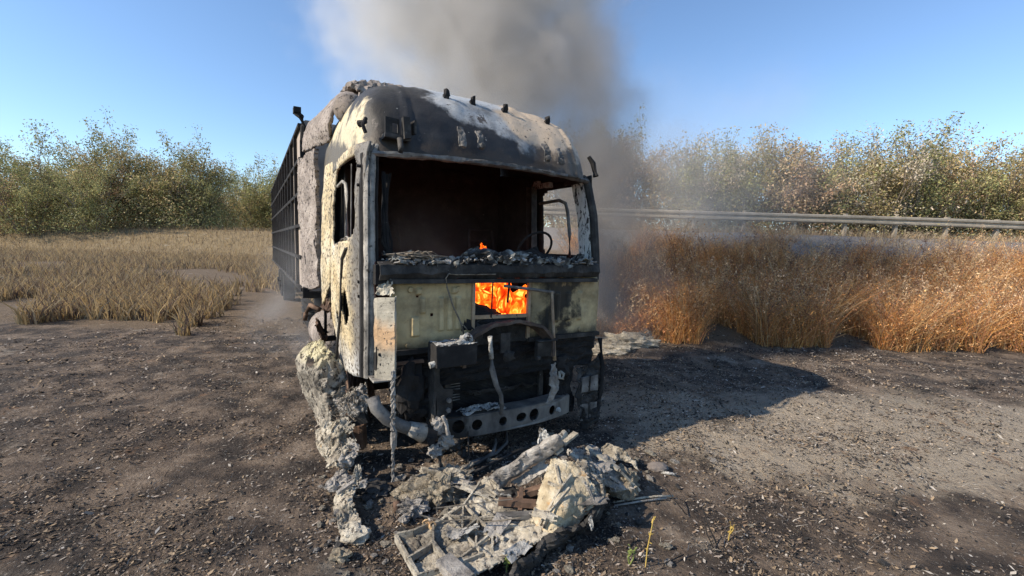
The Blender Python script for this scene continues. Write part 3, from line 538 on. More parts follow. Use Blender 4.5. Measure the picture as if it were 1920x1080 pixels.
b = MB(); b.box((-1.10, -.03, .855), (.16, .2, .02), jit=.01); b.build('corner_foot', m_pillar, truck)
# front underside
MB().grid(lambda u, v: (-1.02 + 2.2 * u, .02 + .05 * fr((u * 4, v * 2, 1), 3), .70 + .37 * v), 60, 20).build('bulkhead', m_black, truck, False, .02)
MB().bar((-1.03, -.03, 1.05), (-.3, -.03, 1.05), .06, .04).build('bulkhead_rail', m_dark, truck); MB().bar((.3, -.03, 1.05), (1.2, -.03, 1.04), .06, .04).build('bulkhead_rail', m_dark, truck)
def arch(u, v):
    a = math.pi * (1 - u); y = -.20 + .3 * v; k = 1 - .1 * v
    return (.03 + .47 * k * math.cos(a) * (1 + .12 * math.sin(a)), y, .90 + .36 * k * math.sin(a) ** .8 + .012 * fr((u * 4, v * 3, 2), 3))
MB().grid(arch, 50, 14).build('engine_tunnel', mat('tunnel_scale', [(.3, (.02, .018, .017)), (.5, (.09, .065, .05)), (.72, (.19, .13, .095))], 6, .9), truck, False, .03)
b = MB(); b.box((-.575, -.25, 1.055), (.36, .2, .18), jit=.006); bx = b.build('control_box', m_black, truck, bevel=.006)
b = MB(); b.sheet([[(-.76, -.36, 1.15), (-.4, -.36, 1.15)], [(-.76, -.15, 1.15), (-.4, -.15, 1.15)]], 24, 12, .01, 9, 2, .1); b.lump((-.46, -.28, 1.17), (.05, .04, .05), .6, 2, 2, 4); b.lump((-.52, -.3, 1.16), (.05, .03, .02), .6, 2, 2, 9); b.build('ash_cap', m_white, bx, False, .004)
b = MB(); b.tube([(-.79, -.3, .99), (-.74, -.3, 1.0)], .025, 10); b.build('plug', m_white, bx)
b = MB(); b.tube([(-.235, -.26, 1.17), (-.225, -.26, 1.06), (-.21, -.25, .97)], [.022, .020, .022], 8); b.build('hose_end', m_white, truck, True)
b = MB(); b.tube([(-.21, -.25, .97), (-.2, -.25, .87), (-.15, -.24, .72), (-.10, -.24, .62), (-.075, -.22, .5), (-.075, -.2, .43)], [.014, .026, .024, .02, .02, .016], 8); b.build('hose', m_grey, truck, True)
b = MB(); b.bar((-.02, -.15, 1.16), (-.02, -.15, .98), .10, .02, (0, 1, 0)); b.lump((.02, -.16, .95), (.06, .03, .05), .5, 2, 2, 3); b.build('tunnel_bracket', m_dark, truck)
b = MB(); b.box((.42, -.16, .98), (.2, .04, .14), jit=.01); b.box((.42, -.18, 1.06), (.22, .06, .012), jit=.004); b.tube([(.3, -.2, .9), (.34, -.19, .9)], .02, 8); b.build('valve_plate', m_dark, truck)
# radiator
rd = MB().prism([(-.46, .27), (.6, .24), (.6, .78), (-.46, .80)], 'y', .16, .24).build('radiator_core', m_black, truck)
b = MB()
for i in range(34): z = .29 + i * .0145; b.bar((-.42, .15, z), (.55, .15, z - .01), .014, .004)
tag(b.build('radiator_fins', m_dark, rd), kind='stuff')
for i in range(9): MB().bar((-.44, .135, .50 + i * .026), (-.33, .135, .50 + i * .026), .012, .008).build('grille_slat', m_grey, rd)
for a, c in (((-.46, .14, .79), (.6, .14, .76)), ((-.46, .13, .27), (.6, .13, .24))): MB().bar(a, c, .05, .03).build('radiator_rail', m_dark, rd)
for x in (-.46, .58): MB().bar((x, .13, .26), (x, .13, .79), .05, .04, (0, 1, 0)).build('radiator_rail', m_dark, rd)
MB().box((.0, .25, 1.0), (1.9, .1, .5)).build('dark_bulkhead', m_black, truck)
MB().grid(lambda u, v: (-.86 + 2.02 * u, .34 + .08 * fr((u * 5, v * 3, 2), 2), .06 + .74 * v + .05 * fr((u * 6, 1, 1), 1)), 60, 24).build('black_fill', m_black, truck, False, .02)  # black sheet added behind the radiator so the open underside looks dark
b = MB(); b.lump((.78, .12, .5), (.12, .14, .28), .5, 2, 4, 4); b.lump((.75, .05, .72), (.16, .1, .12), .5, 2, 3, 8); b.lump((.86, .08, .28), (.1, .1, .12), .5, 2, 3, 2); b.build('melted_lamp_well', m_black, truck)
MB().sheet([[(-.46, .1, .60), (.1, .1, .57), (.6, .1, .56)], [(-.46, .12, .56), (.1, .12, .52), (.6, .12, .53)]], 40, 6, .03, 8, 3, .1, .3).build('melted_strip', m_dark, truck, False, .006)
# brackets
b = MB(); b.prism([(-.70, .98), (-.665, .98), (-.66, .80), (-.62, .74), (-.54, .73), (-.545, .56), (-.60, .50), (-.64, .42), (-.72, .42), (-.68, .55), (-.69, .7)], 'y', -.19, -.175)
b.prism([(-.20, .98), (-.05, .95), (-.05, .45), (-.20, .42)], 'x', -.71, -.695); bl = b.build('bracket', m_dark, truck)
b = MB()
for x, z in ((-.58, .64), (-.585, .555)): b.tube([(x, -.19, z), (x, -.215, z)], .02, 8)
b.build('bolt', m_grey, bl)
b = MB(); b.sheet([[(.47, -.2, .82), (.5, -.22, .83), (.52, -.2, .82)], [(.44, -.24, .68), (.51, -.2, .68), (.58, -.16, .70)], [(.46, -.22, .58), (.54, -.2, .56), (.59, -.16, .58)], [(.43, -.2, .44), (.47, -.2, .44), (.49, -.2, .45)]], 16, 26, .02, 9, 2); br = b.build('bracket', m_ash, truck, False, .012)
b = MB(); b.tube([(.58, -.2, .74), (.60, -.24, .72), (.585, -.25, .68), (.565, -.22, .68), (.58, -.2, .74)], .016, 6); b.build('hook', m_insul, br, True)
# bumper beam with punched holes
def plate_holes(name, outline, holes, yf, m, parent, depth=.012):
    bm = bmesh.new(); E = []
    for lp in [outline] + [[(cx_ + rx * math.cos(a), cz_ + rz_ * math.sin(a)) for a in np.linspace(0, 2 * math.pi, 21)[:-1]] for cx_, cz_, rx, rz_ in holes]:
        vs_ = [bm.verts.new((x, yf(x), z)) for x, z in lp]
        for i in range(len(vs_)): E.append(bm.edges.new((vs_[i], vs_[(i + 1) % len(vs_)])))
    bmesh.ops.triangle_fill(bm, edges=E, use_beauty=True, use_dissolve=False); bm.normal_update()
    me = bpy.data.meshes.new(name); bm.to_mesh(me); bm.free(); me.materials.append(m); o = bpy.data.objects.new(name, me); COL.objects.link(o); o.parent = parent
    s_ = o.modifiers.new('t', 'SOLIDIFY'); s_.thickness = depth; s_.offset = 0; return o
yb = lambda x: -.15 + .12 * (abs(x - .05) / .8) ** 2.4
top = [(x, .445 - .035 * (x + .72) / 1.54 + .01 * fr((x, 0, 1), 5)) for x in np.linspace(-.72, .84, 24)]; bot = [(x, .255 - .03 * (x + .72) / 1.54 + .006 * fr((x, 5, 1), 5)) for x in np.linspace(.84, -.72, 24)]
m_beam = mat('beam_steel', [(.28, (.03, .028, .026)), (.45, (.13, .12, .11)), (.68, (.27, .25, .22))], 4, .65, .3, .3, 50, specks=[(20, .66, .72, (.03, .03, .03)), (30, .70, .76, (.4, .37, .33))], layers=[dict(r=[((-1, 0, 0), .28, .42)], c=(.02, .02, .02), amp=.5, ns=6, k=.85)], stretch=(1, 1, .5))
bm_ = plate_holes('bumper_beam', top + bot, [(-.60, .355, .046, .05), (-.45, .35, .056, .06), (-.28, .345, .05, .05), (-.02, .335, .042, .044), (.18, .335, .058, .044), (.33, .328, .058, .062), (.57, .32, .044, .046)], yb, m_beam, truck, .014)
b = MB(); b.grid(lambda u, v: (-.72 + 1.56 * u, yb(-.72 + 1.56 * u) + .16 * v, .446 - .035 * u + .004 * fr((u * 9, v, 0), 2)), 30, 3); b.grid(lambda u, v: (-.72 + 1.56 * u, yb(-.72 + 1.56 * u) + .16 * v, .254 - .03 * u), 30, 3); b.build('beam_flange', m_beam, bm_, False, .008)
b = MB(); b.sheet([[(-.44, -.16, .46), (-.2, -.16, .47), (.02, -.17, .455)], [(-.44, -.06, .46), (-.2, -.06, .475), (.02, -.08, .455)], [(-.44, .02, .45), (-.2, .02, .46), (.02, .02, .45)]], 44, 14, .03, 9, 3, .15, .4); b.build('ash_drift', m_white, bm_, False, .006)
b = MB(); b.tube([(.63, -.13, .32), (.63, -.16, .32)], [.03, .018], 8); b.build('bolt', m_white, bm_)
# left lamp can, duct and hanging strands
b = MB(); b.tube([(-1.19, -.13, .74), (-1.17, -.15, .66), (-1.09, -.17, .56), (-.98, -.19, .49), (-.92, -.2, .46)], .05, 12); b.build('air_duct', m_grey, truck, True)
b = MB(); b.tube([(-.93, -.2, .47), (-.80, -.2, .40)], [.052, .08], 14); b.build('lamp_can', m_pillar, truck, True); b = MB(); b.tube([(-.80, -.2, .40), (-.72, -.2, .37)], [.082, .085], 16); b.tube([(-.77, -.27, .36), (-.77, -.3, .36)], .03, 8); b.build('lamp_socket', m_black, truck)
b = MB(); b.lump((-.68, -.22, .44), (.07, .05, .08), .5, 2, 3, 2); b.lump((-.62, -.24, .31), (.07, .05, .06), .6, 2, 3, 6); b.lump((-.72, -.25, .25), (.06, .05, .05), .6, 2, 3, 9); b.tube([(-.66, -.26, .54), (-.63, -.28, .46), (-.62, -.28, .38)], .016, 6); b.build('melted_lump', m_ash, truck)
b = MB(); b.lump((-.5, -.1, .2), (.09, .06, .05), .6, 2, 3, 1); b.tube([(-.40, -.13, .14), (-.41, -.15, .08)], .02, 6); b.build('tow_lug', m_dark, truck)
b = MB()
for k in range(3):
    pts = [(-1.065 + .012 * math.sin(i * 1.7 + k * 2), -.25 + .012 * math.cos(i * 2.1 + k), .97 - i * .047) for i in range(20)]; b.tube(pts, [.012 if i < 12 else .006 for i in range(20)], 5)
b.lump((-1.06, -.25, .42), (.025, .025, .1), .5, 2, 2, 2); b.build('hanging_strand', m_ash, truck)
b = MB(); b.tube([(-.69, -.25, .3), (-.685, -.28, .15), (-.66, -.32, .03)], .014, 6); b.build('hanging_hose', m_dark, truck, True)
b = MB(); b.tube([(-.05, -.05, .25), (-.04, -.06, .1), (-.1, -.12, .03), (-.3, -.2, .02), (-.5, -.22, .02)], .018, 8); b.build('hanging_hose', m_grey, truck, True)
b = MB(); b.tube([(-.37, -.14, .3), (-.37, -.16, .15), (-.38, -.18, .03)], .006, 5); b.build('hanging_wire', m_dark, truck)
b = MB(); b.tube([(-.98, -.05, .92), (-.93, -.05, .94), (-.95, -.06, .83), (-.975, -.05, .78)], .008, 5); b.box((-.9, -.04, .96), (.3, .02, .03), jit=.006); b.build('step_bracket', m_rust, truck)
b = MB(); b.lump((-.85, .0, .72), (.12, .1, .25), .5, 2, 3, 4); b.lump((-.75, .02, .55), (.14, .1, .12), .5, 2, 3, 7); b.build('burnt_hoses', m_black, truck)
# right steps and lamp well
b = MB(); b.sheet([[(.92, -.02, .72), (1.1, -.04, .74), (1.26, .0, .84)], [(.90, -.06, .45), (1.1, -.08, .45), (1.27, -.02, .5)], [(.95, -.08, .18), (1.1, -.1, .16), (1.26, -.03, .2)], [(.98, -.06, .03), (1.1, -.1, .02), (1.24, -.02, .05)]], 30, 40, .05, 5, 8, .06, .5, 6); b.build('step_well', m_dark, truck, False, .012)
for z, h in ((.52, .16), (.22, .18)):
    for x in (1.0, 1.12): MB().box((x, -.10, z), (.09, .012, h), jit=.008).build('step_plate', m_grey, truck)
b = MB(); b.tube([(1.24, -.03, .98), (1.27, -.05, .7), (1.26, -.06, .4), (1.22, -.06, .15), (1.16, -.08, .06)], .028, 8); b.build('step_hose', m_black, truck, True)
# lamp bracket and sun visor stumps on the header
b = MB(); b.grid(lambda u, v: (-1.03 + .12 * u, .115 + .02 * u, 2.80 + .15 * v), 8, 8, keep=lambda u, v: not (.45 < u < .85 and .2 < v < .8)); b.box((-.87, .09, 2.87), (.05, .1, .16), jit=.01); b.box((-.80, .10, 2.89), (.012, .08, .1), jit=.004); b.box((-.94, .13, 2.795), (.2, .1, .03), jit=.008); b.build('lamp_bracket', m_dark, truck, False, .01)
b = MB(); b.tube([(-.93, .05, 2.78), (-.925, .03, 2.70), (-.93, .03, 2.665)], [.022, .024, .02], 10); b.build('lamp_arm', m_dark, truck, True)
for x, z0, z1 in ((-.385, 2.79, 2.955), (-.205, 2.80, 2.955), (.535, 2.79, 2.955), (.70, 2.78, 2.93)):
    b = MB(); y0 = .045 + .03 * (abs(x) > .5)
    b.sheet([[(x - .028, y0 + .06, z1), (x + .028, y0 + .06, z1)], [(x - .034, y0, (z0 + z1) / 2), (x + .03, y0, (z0 + z1) / 2)], [(x - .03, y0 + .01, z0), (x + .036, y0 + .01, z0)]], 6, 14, .012, 12, x); b.lump((x + .01, y0, z0 + .02), (.03, .02, .03), .4, 2, 2, x * 9); b.build('visor_bracket', m_grey, truck, False, .012)
b = MB(); b.tube([(1.18, .22, 2.93), (1.23, .2, 2.86), (1.245, .18, 2.76), (1.25, .17, 2.72)], [.022, .03, .022, .034], 8); b.build('mirror_arm', m_black, truck)
b = MB(); b.tube([(-1.17, .15, 2.92), (-1.2, .13, 2.86), (-1.18, .12, 2.80)], .016, 6); b.tube([(-1.21, .2, 2.88), (-1.17, .14, 2.89)], [.03, .014], 8); b.build('mirror_arm', m_black, truck)
# side fairing and roof deflector, turned to ash
b = MB(); b.sheet([[(-1.28, 2.2, 3.03), (-1.34, 2.5, 3.02), (-1.40, 2.9, 3.0)], [(-1.28, 2.2, 2.5), (-1.36, 2.5, 2.5), (-1.41, 2.9, 2.5)], [(-1.28, 2.2, 1.9), (-1.35, 2.5, 1.9), (-1.40, 2.88, 1.9)], [(-1.27, 2.2, 1.36), (-1.35, 2.5, 1.32), (-1.39, 2.86, 1.32)]], 40, 80, .018, 5, 3, .03, .62, 7); b.build('side_fairing', m_fair, truck, False, .05)
b = MB(); b.sheet([[(-1.02, 1.75, 3.58), (-1.08, 2.2, 3.62), (-1.12, 2.75, 3.60)], [(-1.14, 1.65, 3.40), (-1.22, 2.2, 3.42), (-1.30, 2.8, 3.42)], [(-1.20, 1.7, 3.20), (-1.28, 2.2, 3.22), (-1.36, 2.82, 3.24)], [(-1.16, 1.9, 3.08), (-1.25, 2.3, 3.06), (-1.37, 2.84, 3.07)]], 44, 30, .012, 5, 7, .03); b.build('roof_fairing', m_fair, truck, True, .04)
b = MB(); b.sheet([[(-1.0, 1.55, 3.44), (-.4, 1.5, 3.48), (.2, 1.6, 3.44), (.6, 1.7, 3.38)], [(-1.02, 1.8, 3.68), (-.45, 1.75, 3.74), (.2, 1.8, 3.66), (.6, 1.85, 3.5)], [(-1.0, 2.2, 3.76), (-.45, 2.2, 3.80), (.2, 2.2, 3.7), (.6, 2.2, 3.5)], [(-1.0, 2.7, 3.66), (-.45, 2.7, 3.7), (.2, 2.7, 3.6), (.6, 2.7, 3.4)]], 60, 40, .06, 4, 9, .05, .5, 8); b.build('roof_deflector', m_fair, truck, False, .05)
b = MB(); b.tube([(-1.06, 1.40, 3.30), (-1.0, 1.75, 3.42), (-.9, 2.1, 3.5)], [.15, .17, .17], 18); b.build('intake_duct', m_fair, truck, True, .012)
# chassis, axle, wheels, engine
for s in (-1, 1): MB().prism([(.3, .48), (6.2, .62), (6.2, .84), (.3, .74)], 'x', s * .40, s * .46).build('chassis_rail', m_black, truck)
b = MB(); b.lump((0, .95, .66), (.38, .6, .34), .3, 2, 4, 2); b.build('engine_block', m_black, truck)
b = MB(); b.tube([(-1.0, 1.35, .36), (1.0, 1.35, .36)], .07, 10); b.build('front_axle', m_black, truck)
def wheel(x, y, z=.33):
    wl = MB(); s = math.copysign(1, x)
    pr = [(-.12, .22), (-.12, .29), (-.10, .30), (-.08, .265), (.08, .265), (.10, .30), (.12, .29), (.12, .25)]
    wl.grid(lambda u, v: (x + s * pr[int(round(v * 7))][0], y + pr[int(round(v * 7))][1] * math.cos(u * 2 * math.pi), z + pr[int(round(v * 7))][1] * math.sin(u * 2 * math.pi)), 36, 7)
    wl.tube([(x - s * .06, y, z), (x - s * .02, y, z)], .25, 24); wl.tube([(x - s * .05, y, z), (x + s * .10, y, z)], .11, 14)
    for k in range(10): wl.tube([(x - s * .03, y + .17 * math.cos(k * .628), z + .17 * math.sin(k * .628)), (x + s * .02, y + .17 * math.cos(k * .628), z + .17 * math.sin(k * .628))], .016, 6)
    o = wl.build('wheel', m_rust, truck, False, .012)
    t = MB()
    for k in range(26):
        r0 = .30 + .05 * rnd.random(); xo = rnd.uniform(-.12, .12); t.tube([(x + xo + .02 * math.sin(a * 3 + k), y + (r0 + .02 * math.sin(a * 5 + k)) * math.cos(a), max(.015, z + (r0 + .02 * math.cos(a * 4 + k)) * math.sin(a))) for a in np.linspace(0, 2 * math.pi, 22)], .006, 4, False)
    t.build('tyre_wire', m_rust, o)
for x, y in ((-1.02, 1.35), (1.02, 1.35), (-.98, 4.9), (.98, 4.9)): wheel(x, y)
b = MB(); b.tube([(-1.0, 2.55, .62), (-1.0, 3.6, .62)], .28, 20); b.build('fuel_tank', m_fair, truck, True)
b = MB(); b.sheet([[(-1.35, 1.9, .98), (-1.3, 2.2, 1.05)], [(-1.3, 2.0, .72), (-1.15, 2.4, .75)]], 14, 14, .04, 5, 6, .1); b.build('mudguard_shard', m_rust, truck, False, .012)
b = MB()
for x in (-1.22, -1.1): b.bar((x, 2.15, 1.2), (x, 2.2, .75), .03, .04, (0, 1, 0))
b.bar((-1.24, 2.2, .74), (-.6, 2.2, .74), .05, .06); b.build('rear_mount', m_black, truck)
b = MB(); b.tube([(-1.3, 2.1, 1.12), (-1.38, 2.25, 1.16), (-1.42, 2.35, 1.05)], [.03, .03, .02], 6); b.tube([(-1.42, 2.35, 1.05), (-1.43, 2.38, .96)], .03, 6); b.build('melted_hose', m_rust, truck, True)
# ---------------------------------------------------------------- collapsed wheel fairing at the left front corner (stands on the ground)
def W3(*a): return [AT(*p) for p in a]
fb = G(655, 985, 0); fd = thing('collapsed_wheel_fairing', 'blistered cream fibreglass wheel fairing slumped from the cab corner to the ground', 'fairing', tuple(fb))
def part(mb, name, m, parent, solid=0, smooth=False): return mb.build(name, m, parent, smooth, solid, base=parent.location)
b = MB(); b.sheet([W3((585, 640, 4.35), (605, 640, 4.2), (640, 672, 4.15)), W3((553, 672, 4.3), (592, 690, 3.95), (650, 705, 4.1)), W3((563, 720, 4.25), (605, 740, 3.92), (652, 745, 4.0)), W3((580, 765, 4.2), (615, 775, 3.9), (640, 780, 3.95)), W3((598, 805, 4.1), (615, 800, 3.9), (632, 798, 3.9))], 60, 76, .032, 5, 4, .06, .5, 7); part(b, 'fender_skin', m_fend, fd, .008)
b = MB(); b.sheet([W3((628, 745, 3.75), (665, 722, 3.72), (692, 715, 3.75)), W3((632, 765, 3.65), (668, 748, 3.6), (690, 740, 3.65)), W3((645, 790, 3.62), (668, 785, 3.58), (688, 775, 3.66))], 36, 30, .045, 7, 8, .1, .3, 6); b.sheet([W3((660, 752, 3.6), (688, 742, 3.6)), W3((656, 788, 3.62), (686, 776, 3.62))], 14, 14, .03, 9, 3); part(b, 'crumpled_bracket', m_ash, fd, .008)
b = MB(); b.bar(AT(655, 790, 3.6), AT(688, 780, 3.6), .06, .10); part(b, 'step_beam', m_dark, fd)
b = MB(); b.bar(AT(672, 795, 3.75), AT(670, 835, 3.75), .08, .12, (0, 1, 0)); b.bar(AT(680, 795, 3.72), AT(682, 838, 3.75), .03, .1, (0, 1, 0)); part(b, 'step_post', m_rust, fd)
b = MB(); b.sheet([W3((608, 790, 3.7), (630, 785, 3.6), (665, 785, 3.6)), W3((595, 815, 3.65), (628, 815, 3.5), (652, 810, 3.55)), W3((600, 845, 3.55), (628, 850, 3.4), (650, 850, 3.45)), W3((618, 880, 3.4), (640, 885, 3.3), (662, 880, 3.35))], 50, 56, .045, 6, 2, .07, .4, 7); part(b, 'torn_fabric', m_insul, fd, .006)
b = MB(); b.sheet([W3((612, 862, 3.3), (630, 845, 3.3), (652, 832, 3.35)), W3((612, 872, 3.25), (635, 860, 3.25), (653, 845, 3.3))], 30, 8, .02, 9, 2); part(b, 'rolled_edge', m_insul, fd, .012)
b = MB()
for px, py, Y, s, k in ((640, 890, 3.25, .05, 1), (632, 900, 3.15, .04, 4), (650, 902, 3.15, .06, 7), (625, 912, 3.1, .045, 9), (648, 860, 3.3, .07, 3)): b.lump(AT(px, py, Y), (s, s, s * .8), .5, 2, 3, k)
part(b, 'clinker', m_ash, fd)
b = MB(); b.sheet([W3((630, 915, 3.1), (650, 912, 3.1), (668, 905, 3.15)), [AT(622, 950, 2.95), AT(644, 945, 2.9), AT(662, 940, 2.9)], [G(632, 985, .05), AT(652, 972, 2.82), AT(674, 965, 2.85)], [G(645, 1012, .0), G(665, 1003, .04), G(682, 985, .06)]], 40, 56, .022, 7, 6, .05, .5, 7); b.lump(G(668, 1003, .03), (.08, .07, .05), .5, 2, 3, 2); part(b, 'fairing_foot', m_insul, fd, .01)
b = MB(); b.bar(AT(668, 900, 3.1), AT(632, 925, 2.98), .03, .02); part(b, 'fairing_rim', m_ash, fd)
b = MB()
for i in range(110):
    p = AT(rnd.uniform(630, 672), rnd.uniform(725, 800), 3.58); q = Vector((rnd.gauss(0, .05), rnd.gauss(0, .04), rnd.gauss(-.03, .05))); b.tube([p, p + q * .5 + Vector((rnd.gauss(0, .015), 0, rnd.gauss(0, .015))), p + q], .003, 3, False)
tag(part(b, 'burnt_fibres', m_wire, fd), kind='stuff')
for i in range(16):      # torn laminate flaps peeling off the fairing
    x_, y_ = rnd.uniform(585, 665), rnd.uniform(690, 960); Y_ = float(np.interp(y_, [640, 800, 900, 1000], [3.95, 3.5, 3.05, 2.75])); x_ += (y_ - 690) * .05; w_ = rnd.uniform(8, 20); h_ = rnd.uniform(10, 26)
    fb_ = MB(); fb_.sheet([[AT(x_, y_, Y_), AT(x_ + w_, y_ - 4, Y_)], [AT(x_ - 3, y_ + h_ * .5, Y_ - .05), AT(x_ + w_, y_ + h_ * .5, Y_ - .04)], [AT(x_ - 6, y_ + h_, Y_ - .03), AT(x_ + w_ - 4, y_ + h_, Y_ - .08)]], 10, 12, .02, 9, i, .12, .4); part(fb_, 'torn_flap', [m_insul, m_ash, m_fend][i % 3], fd, .004)

# ---------------------------------------------------------------- fallen front panel: ribbed, cracked, partly tilted up
pb = G(900, 1000, 0); fp = thing('fallen_front_panel', 'cream ribbed front panel of the cab lying broken on the burnt ground', 'panel', tuple(pb))
b = MB(); b.sheet([[G(748, 1005, .05), G(800, 985, .07), G(868, 940, .08), G(905, 895, .14), G(925, 900, .16)], [G(760, 1035, .05), G(820, 1015, .06), G(890, 980, .07), G(930, 950, .08), G(985, 955, .09)], [G(775, 1072, .05), G(840, 1060, .06), G(900, 1030, .07), G(960, 1000, .08), G(1010, 985, .12)], [G(800, 1110, .05), G(870, 1090, .06), G(930, 1065, .07), G(985, 1030, .09), G(1050, 990, .14)]], 90, 60, .02, 6, 3, .02, .72, 9); part(b, 'panel_skin', m_insul, fp, .012)
def ribline(pts, h=.022, wd=.012):
    P = [G(x, y, z) for x, y, z in pts]; b = MB()
    for a, c in zip(P, P[1:]): b.bar(a, c, wd, h)
    part(b, 'rib', m_insul, fp)
hub1, hub2, hub3, hub4 = (896, 973, .1), (866, 997, .09), (923, 1000, .1), (892, 1025, .09)
for a, c in ((hub1, hub2), (hub1, hub3), (hub2, hub4), (hub3, hub4), (hub1, (870, 947, .1)), (hub1, (841, 968, .09)), (hub1, (925, 968, .1)), (hub1, (893, 1000, .09)), (hub2, (868, 950, .1)), (hub2, (841, 970, .09)), (hub2, (893, 999, .09)), (hub4, (893, 1000, .09)), (hub3, (893, 999, .09)), (hub3, (945, 1010, .1)), (hub3, (960, 985, .11)), (hub1, (960, 968, .11)), (hub4, (920, 1045, .08)), (hub4, (862, 1048, .07)), (hub3, (923, 1030, .09)), ((841, 970, .09), (812, 985, .08)), ((870, 947, .1), (900, 905, .14)), ((870, 947, .1), (840, 968, .09)), (hub2, (840, 1010, .08)), ((960, 968, .11), (1000, 975, .12)), ((960, 985, .11), (1000, 1000, .12)), ((925, 968, .1), (880, 940, .12))):
    ribline([a, c])
ribline([(742, 1008, .06), (760, 1040, .06), (785, 1085, .06)], .05, .018); ribline([(745, 1006, .07), (775, 1000, .08), (800, 988, .08)], .05, .016); ribline([(812, 985, .08), (812, 1022, .08), (765, 1050, .07)], .04, .014); ribline([(812, 1022, .08), (832, 1048, .08), (850, 1075, .08)], .05, .02); ribline([(785, 1080, .07), (850, 1062, .08), (905, 1040, .08)], .03, .012)
b = MB(); b.bar(G(831, 1050, .1), G(876, 1092, .1), .10, .05); part(b, 'cross_member', m_ash, fp)
b = MB(); b.sheet([[G(795, 978, .12), G(808, 972, .14)], [G(798, 995, .05), G(812, 992, .05)]], 10, 10, .02, 9, 2); b.tube([G(806, 990, .06), G(812, 984, .10)], .02, 8, False); part(b, 'rusty_lug', mat('orange_scale', [(.3, (.4, .24, .12)), (.6, (.56, .4, .22))], 12, .9), fp, .01)
# tilted half: bright cream, turned to the sun
b = MB(); b.sheet([[G(1038, 858, .36), G(1062, 862, .38), G(1085, 868, .37)], [G(1020, 900, .30), G(1058, 905, .33), G(1108, 905, .30)], [G(1005, 945, .20), G(1050, 955, .24), G(1118, 935, .22)], [G(992, 978, .12), G(1035, 1000, .12), G(1085, 985, .13)]], 60, 56, .018, 5, 5, .02, .8, 8); part(b, 'tilted_skin', mat('cream_fibreglass', [(.28, (.26, .19, .11)), (.46, (.50, .41, .27)), (.7, (.66, .60, .47))], 6, .9, 0, 1., 35, grime=.45, specks=[(30, .60, .66, (.12, .10, .07)), (9, .60, .68, (.46, .29, .14))]), fp, .012)
for pts in ([(1042, 872, .37), (1052, 915, .33)], [(1052, 915, .33), (1072, 890, .36)], [(1052, 915, .33), (1028, 905, .32)], [(1052, 915, .33), (1012, 985, .15)], [(1068, 915, .34), (1030, 960, .24), (1018, 990, .15)], [(1090, 960, .2), (1120, 930, .24)]): ribline(pts, .02, .014)
b = MB(); b.sheet([[G(1076, 866, .37), G(1100, 858, .34), G(1130, 862, .28)], [G(1100, 900, .32), G(1118, 900, .24), G(1132, 905, .12)], [G(1110, 935, .22), G(1122, 938, .12), G(1130, 945, .02)]], 30, 36, .05, 6, 7, .03, .7, 8); part(b, 'panel_return', m_fend, fp, .014)
# folded rim along the lower edge; dark material paints in its shaded side
b = MB(); b.sheet([[G(950, 1082, .10), G(985, 1035, .11), G(1035, 1000, .15), G(1088, 985, .17), G(1130, 942, .19)], [G(965, 1085, .06), G(1000, 1046, .06), G(1045, 1012, .08), G(1095, 990, .09), G(1137, 945, .1)], [G(970, 1090, 0), G(1005, 1050, 0), G(1050, 1015, 0), G(1100, 990, 0), G(1140, 945, .0)]], 70, 12, .035, 7, 2); part(b, 'scorched_shaded_rim', m_dark, fp, .03)
b = MB(); b.tube([G(1128, 908, .3), G(1131, 930, .24), G(1122, 955, .16), G(1115, 968, .13)], .012, 6); part(b, 'edge_bead', m_insul, fp, smooth=True)
b = MB(); b.bar(G(930, 968, .12), G(1000, 965, .14), .05, .03); part(b, 'edge_channel', m_grey, fp)
for a, c, wd in (((935, 940, .14), (1005, 945, .15), .05), ((985, 925, .16), (1020, 915, .2), .06), ((975, 958, .1), (978, 915, .2), .03)): part(MB().bar(G(*a), G(*c), wd, .04), 'rusty_bar', m_rust, fp)
part(MB().lump(G(955, 930, .08), (.12, .08, .05), .5, 2, 3, 4), 'clinker', m_dark, fp); part(MB().lump(G(990, 935, .1), (.08, .06, .05), .5, 2, 3, 8), 'clinker', m_rust, fp)

for i in range(14):
    x_, y_ = rnd.uniform(770, 1120), rnd.uniform(900, 1040); z_ = .1 + .12 * (x_ > 1000); p_ = G(x_, y_, z_ + .02); e_ = Vector((rnd.gauss(0, .06), rnd.gauss(0, .05), rnd.gauss(.0, .015))); g2 = Vector((-e_.y, e_.x, .01)) * rnd.uniform(.3, .6)
    part(MB().sheet([[p_ - e_ - g2, p_ + e_ - g2], [p_ - e_ + g2 + Vector((0, 0, .015)), p_ + e_ * .8 + g2]], 8, 6, .012, 12, i, .12), 'loose_flake', [m_insul, m_ash, m_white][i % 3], fp, .004)
for i in range(7):
    a_ = G(rnd.uniform(800, 1100), rnd.uniform(890, 1000), .16); part(MB().tube([a_, a_ + Vector((rnd.gauss(0, .06), rnd.gauss(0, .04), .04)), a_ + Vector((rnd.gauss(0, .16), rnd.gauss(0, .1), rnd.uniform(-.06, .05)))], .004, 5), 'loose_wire', m_wire, fp)
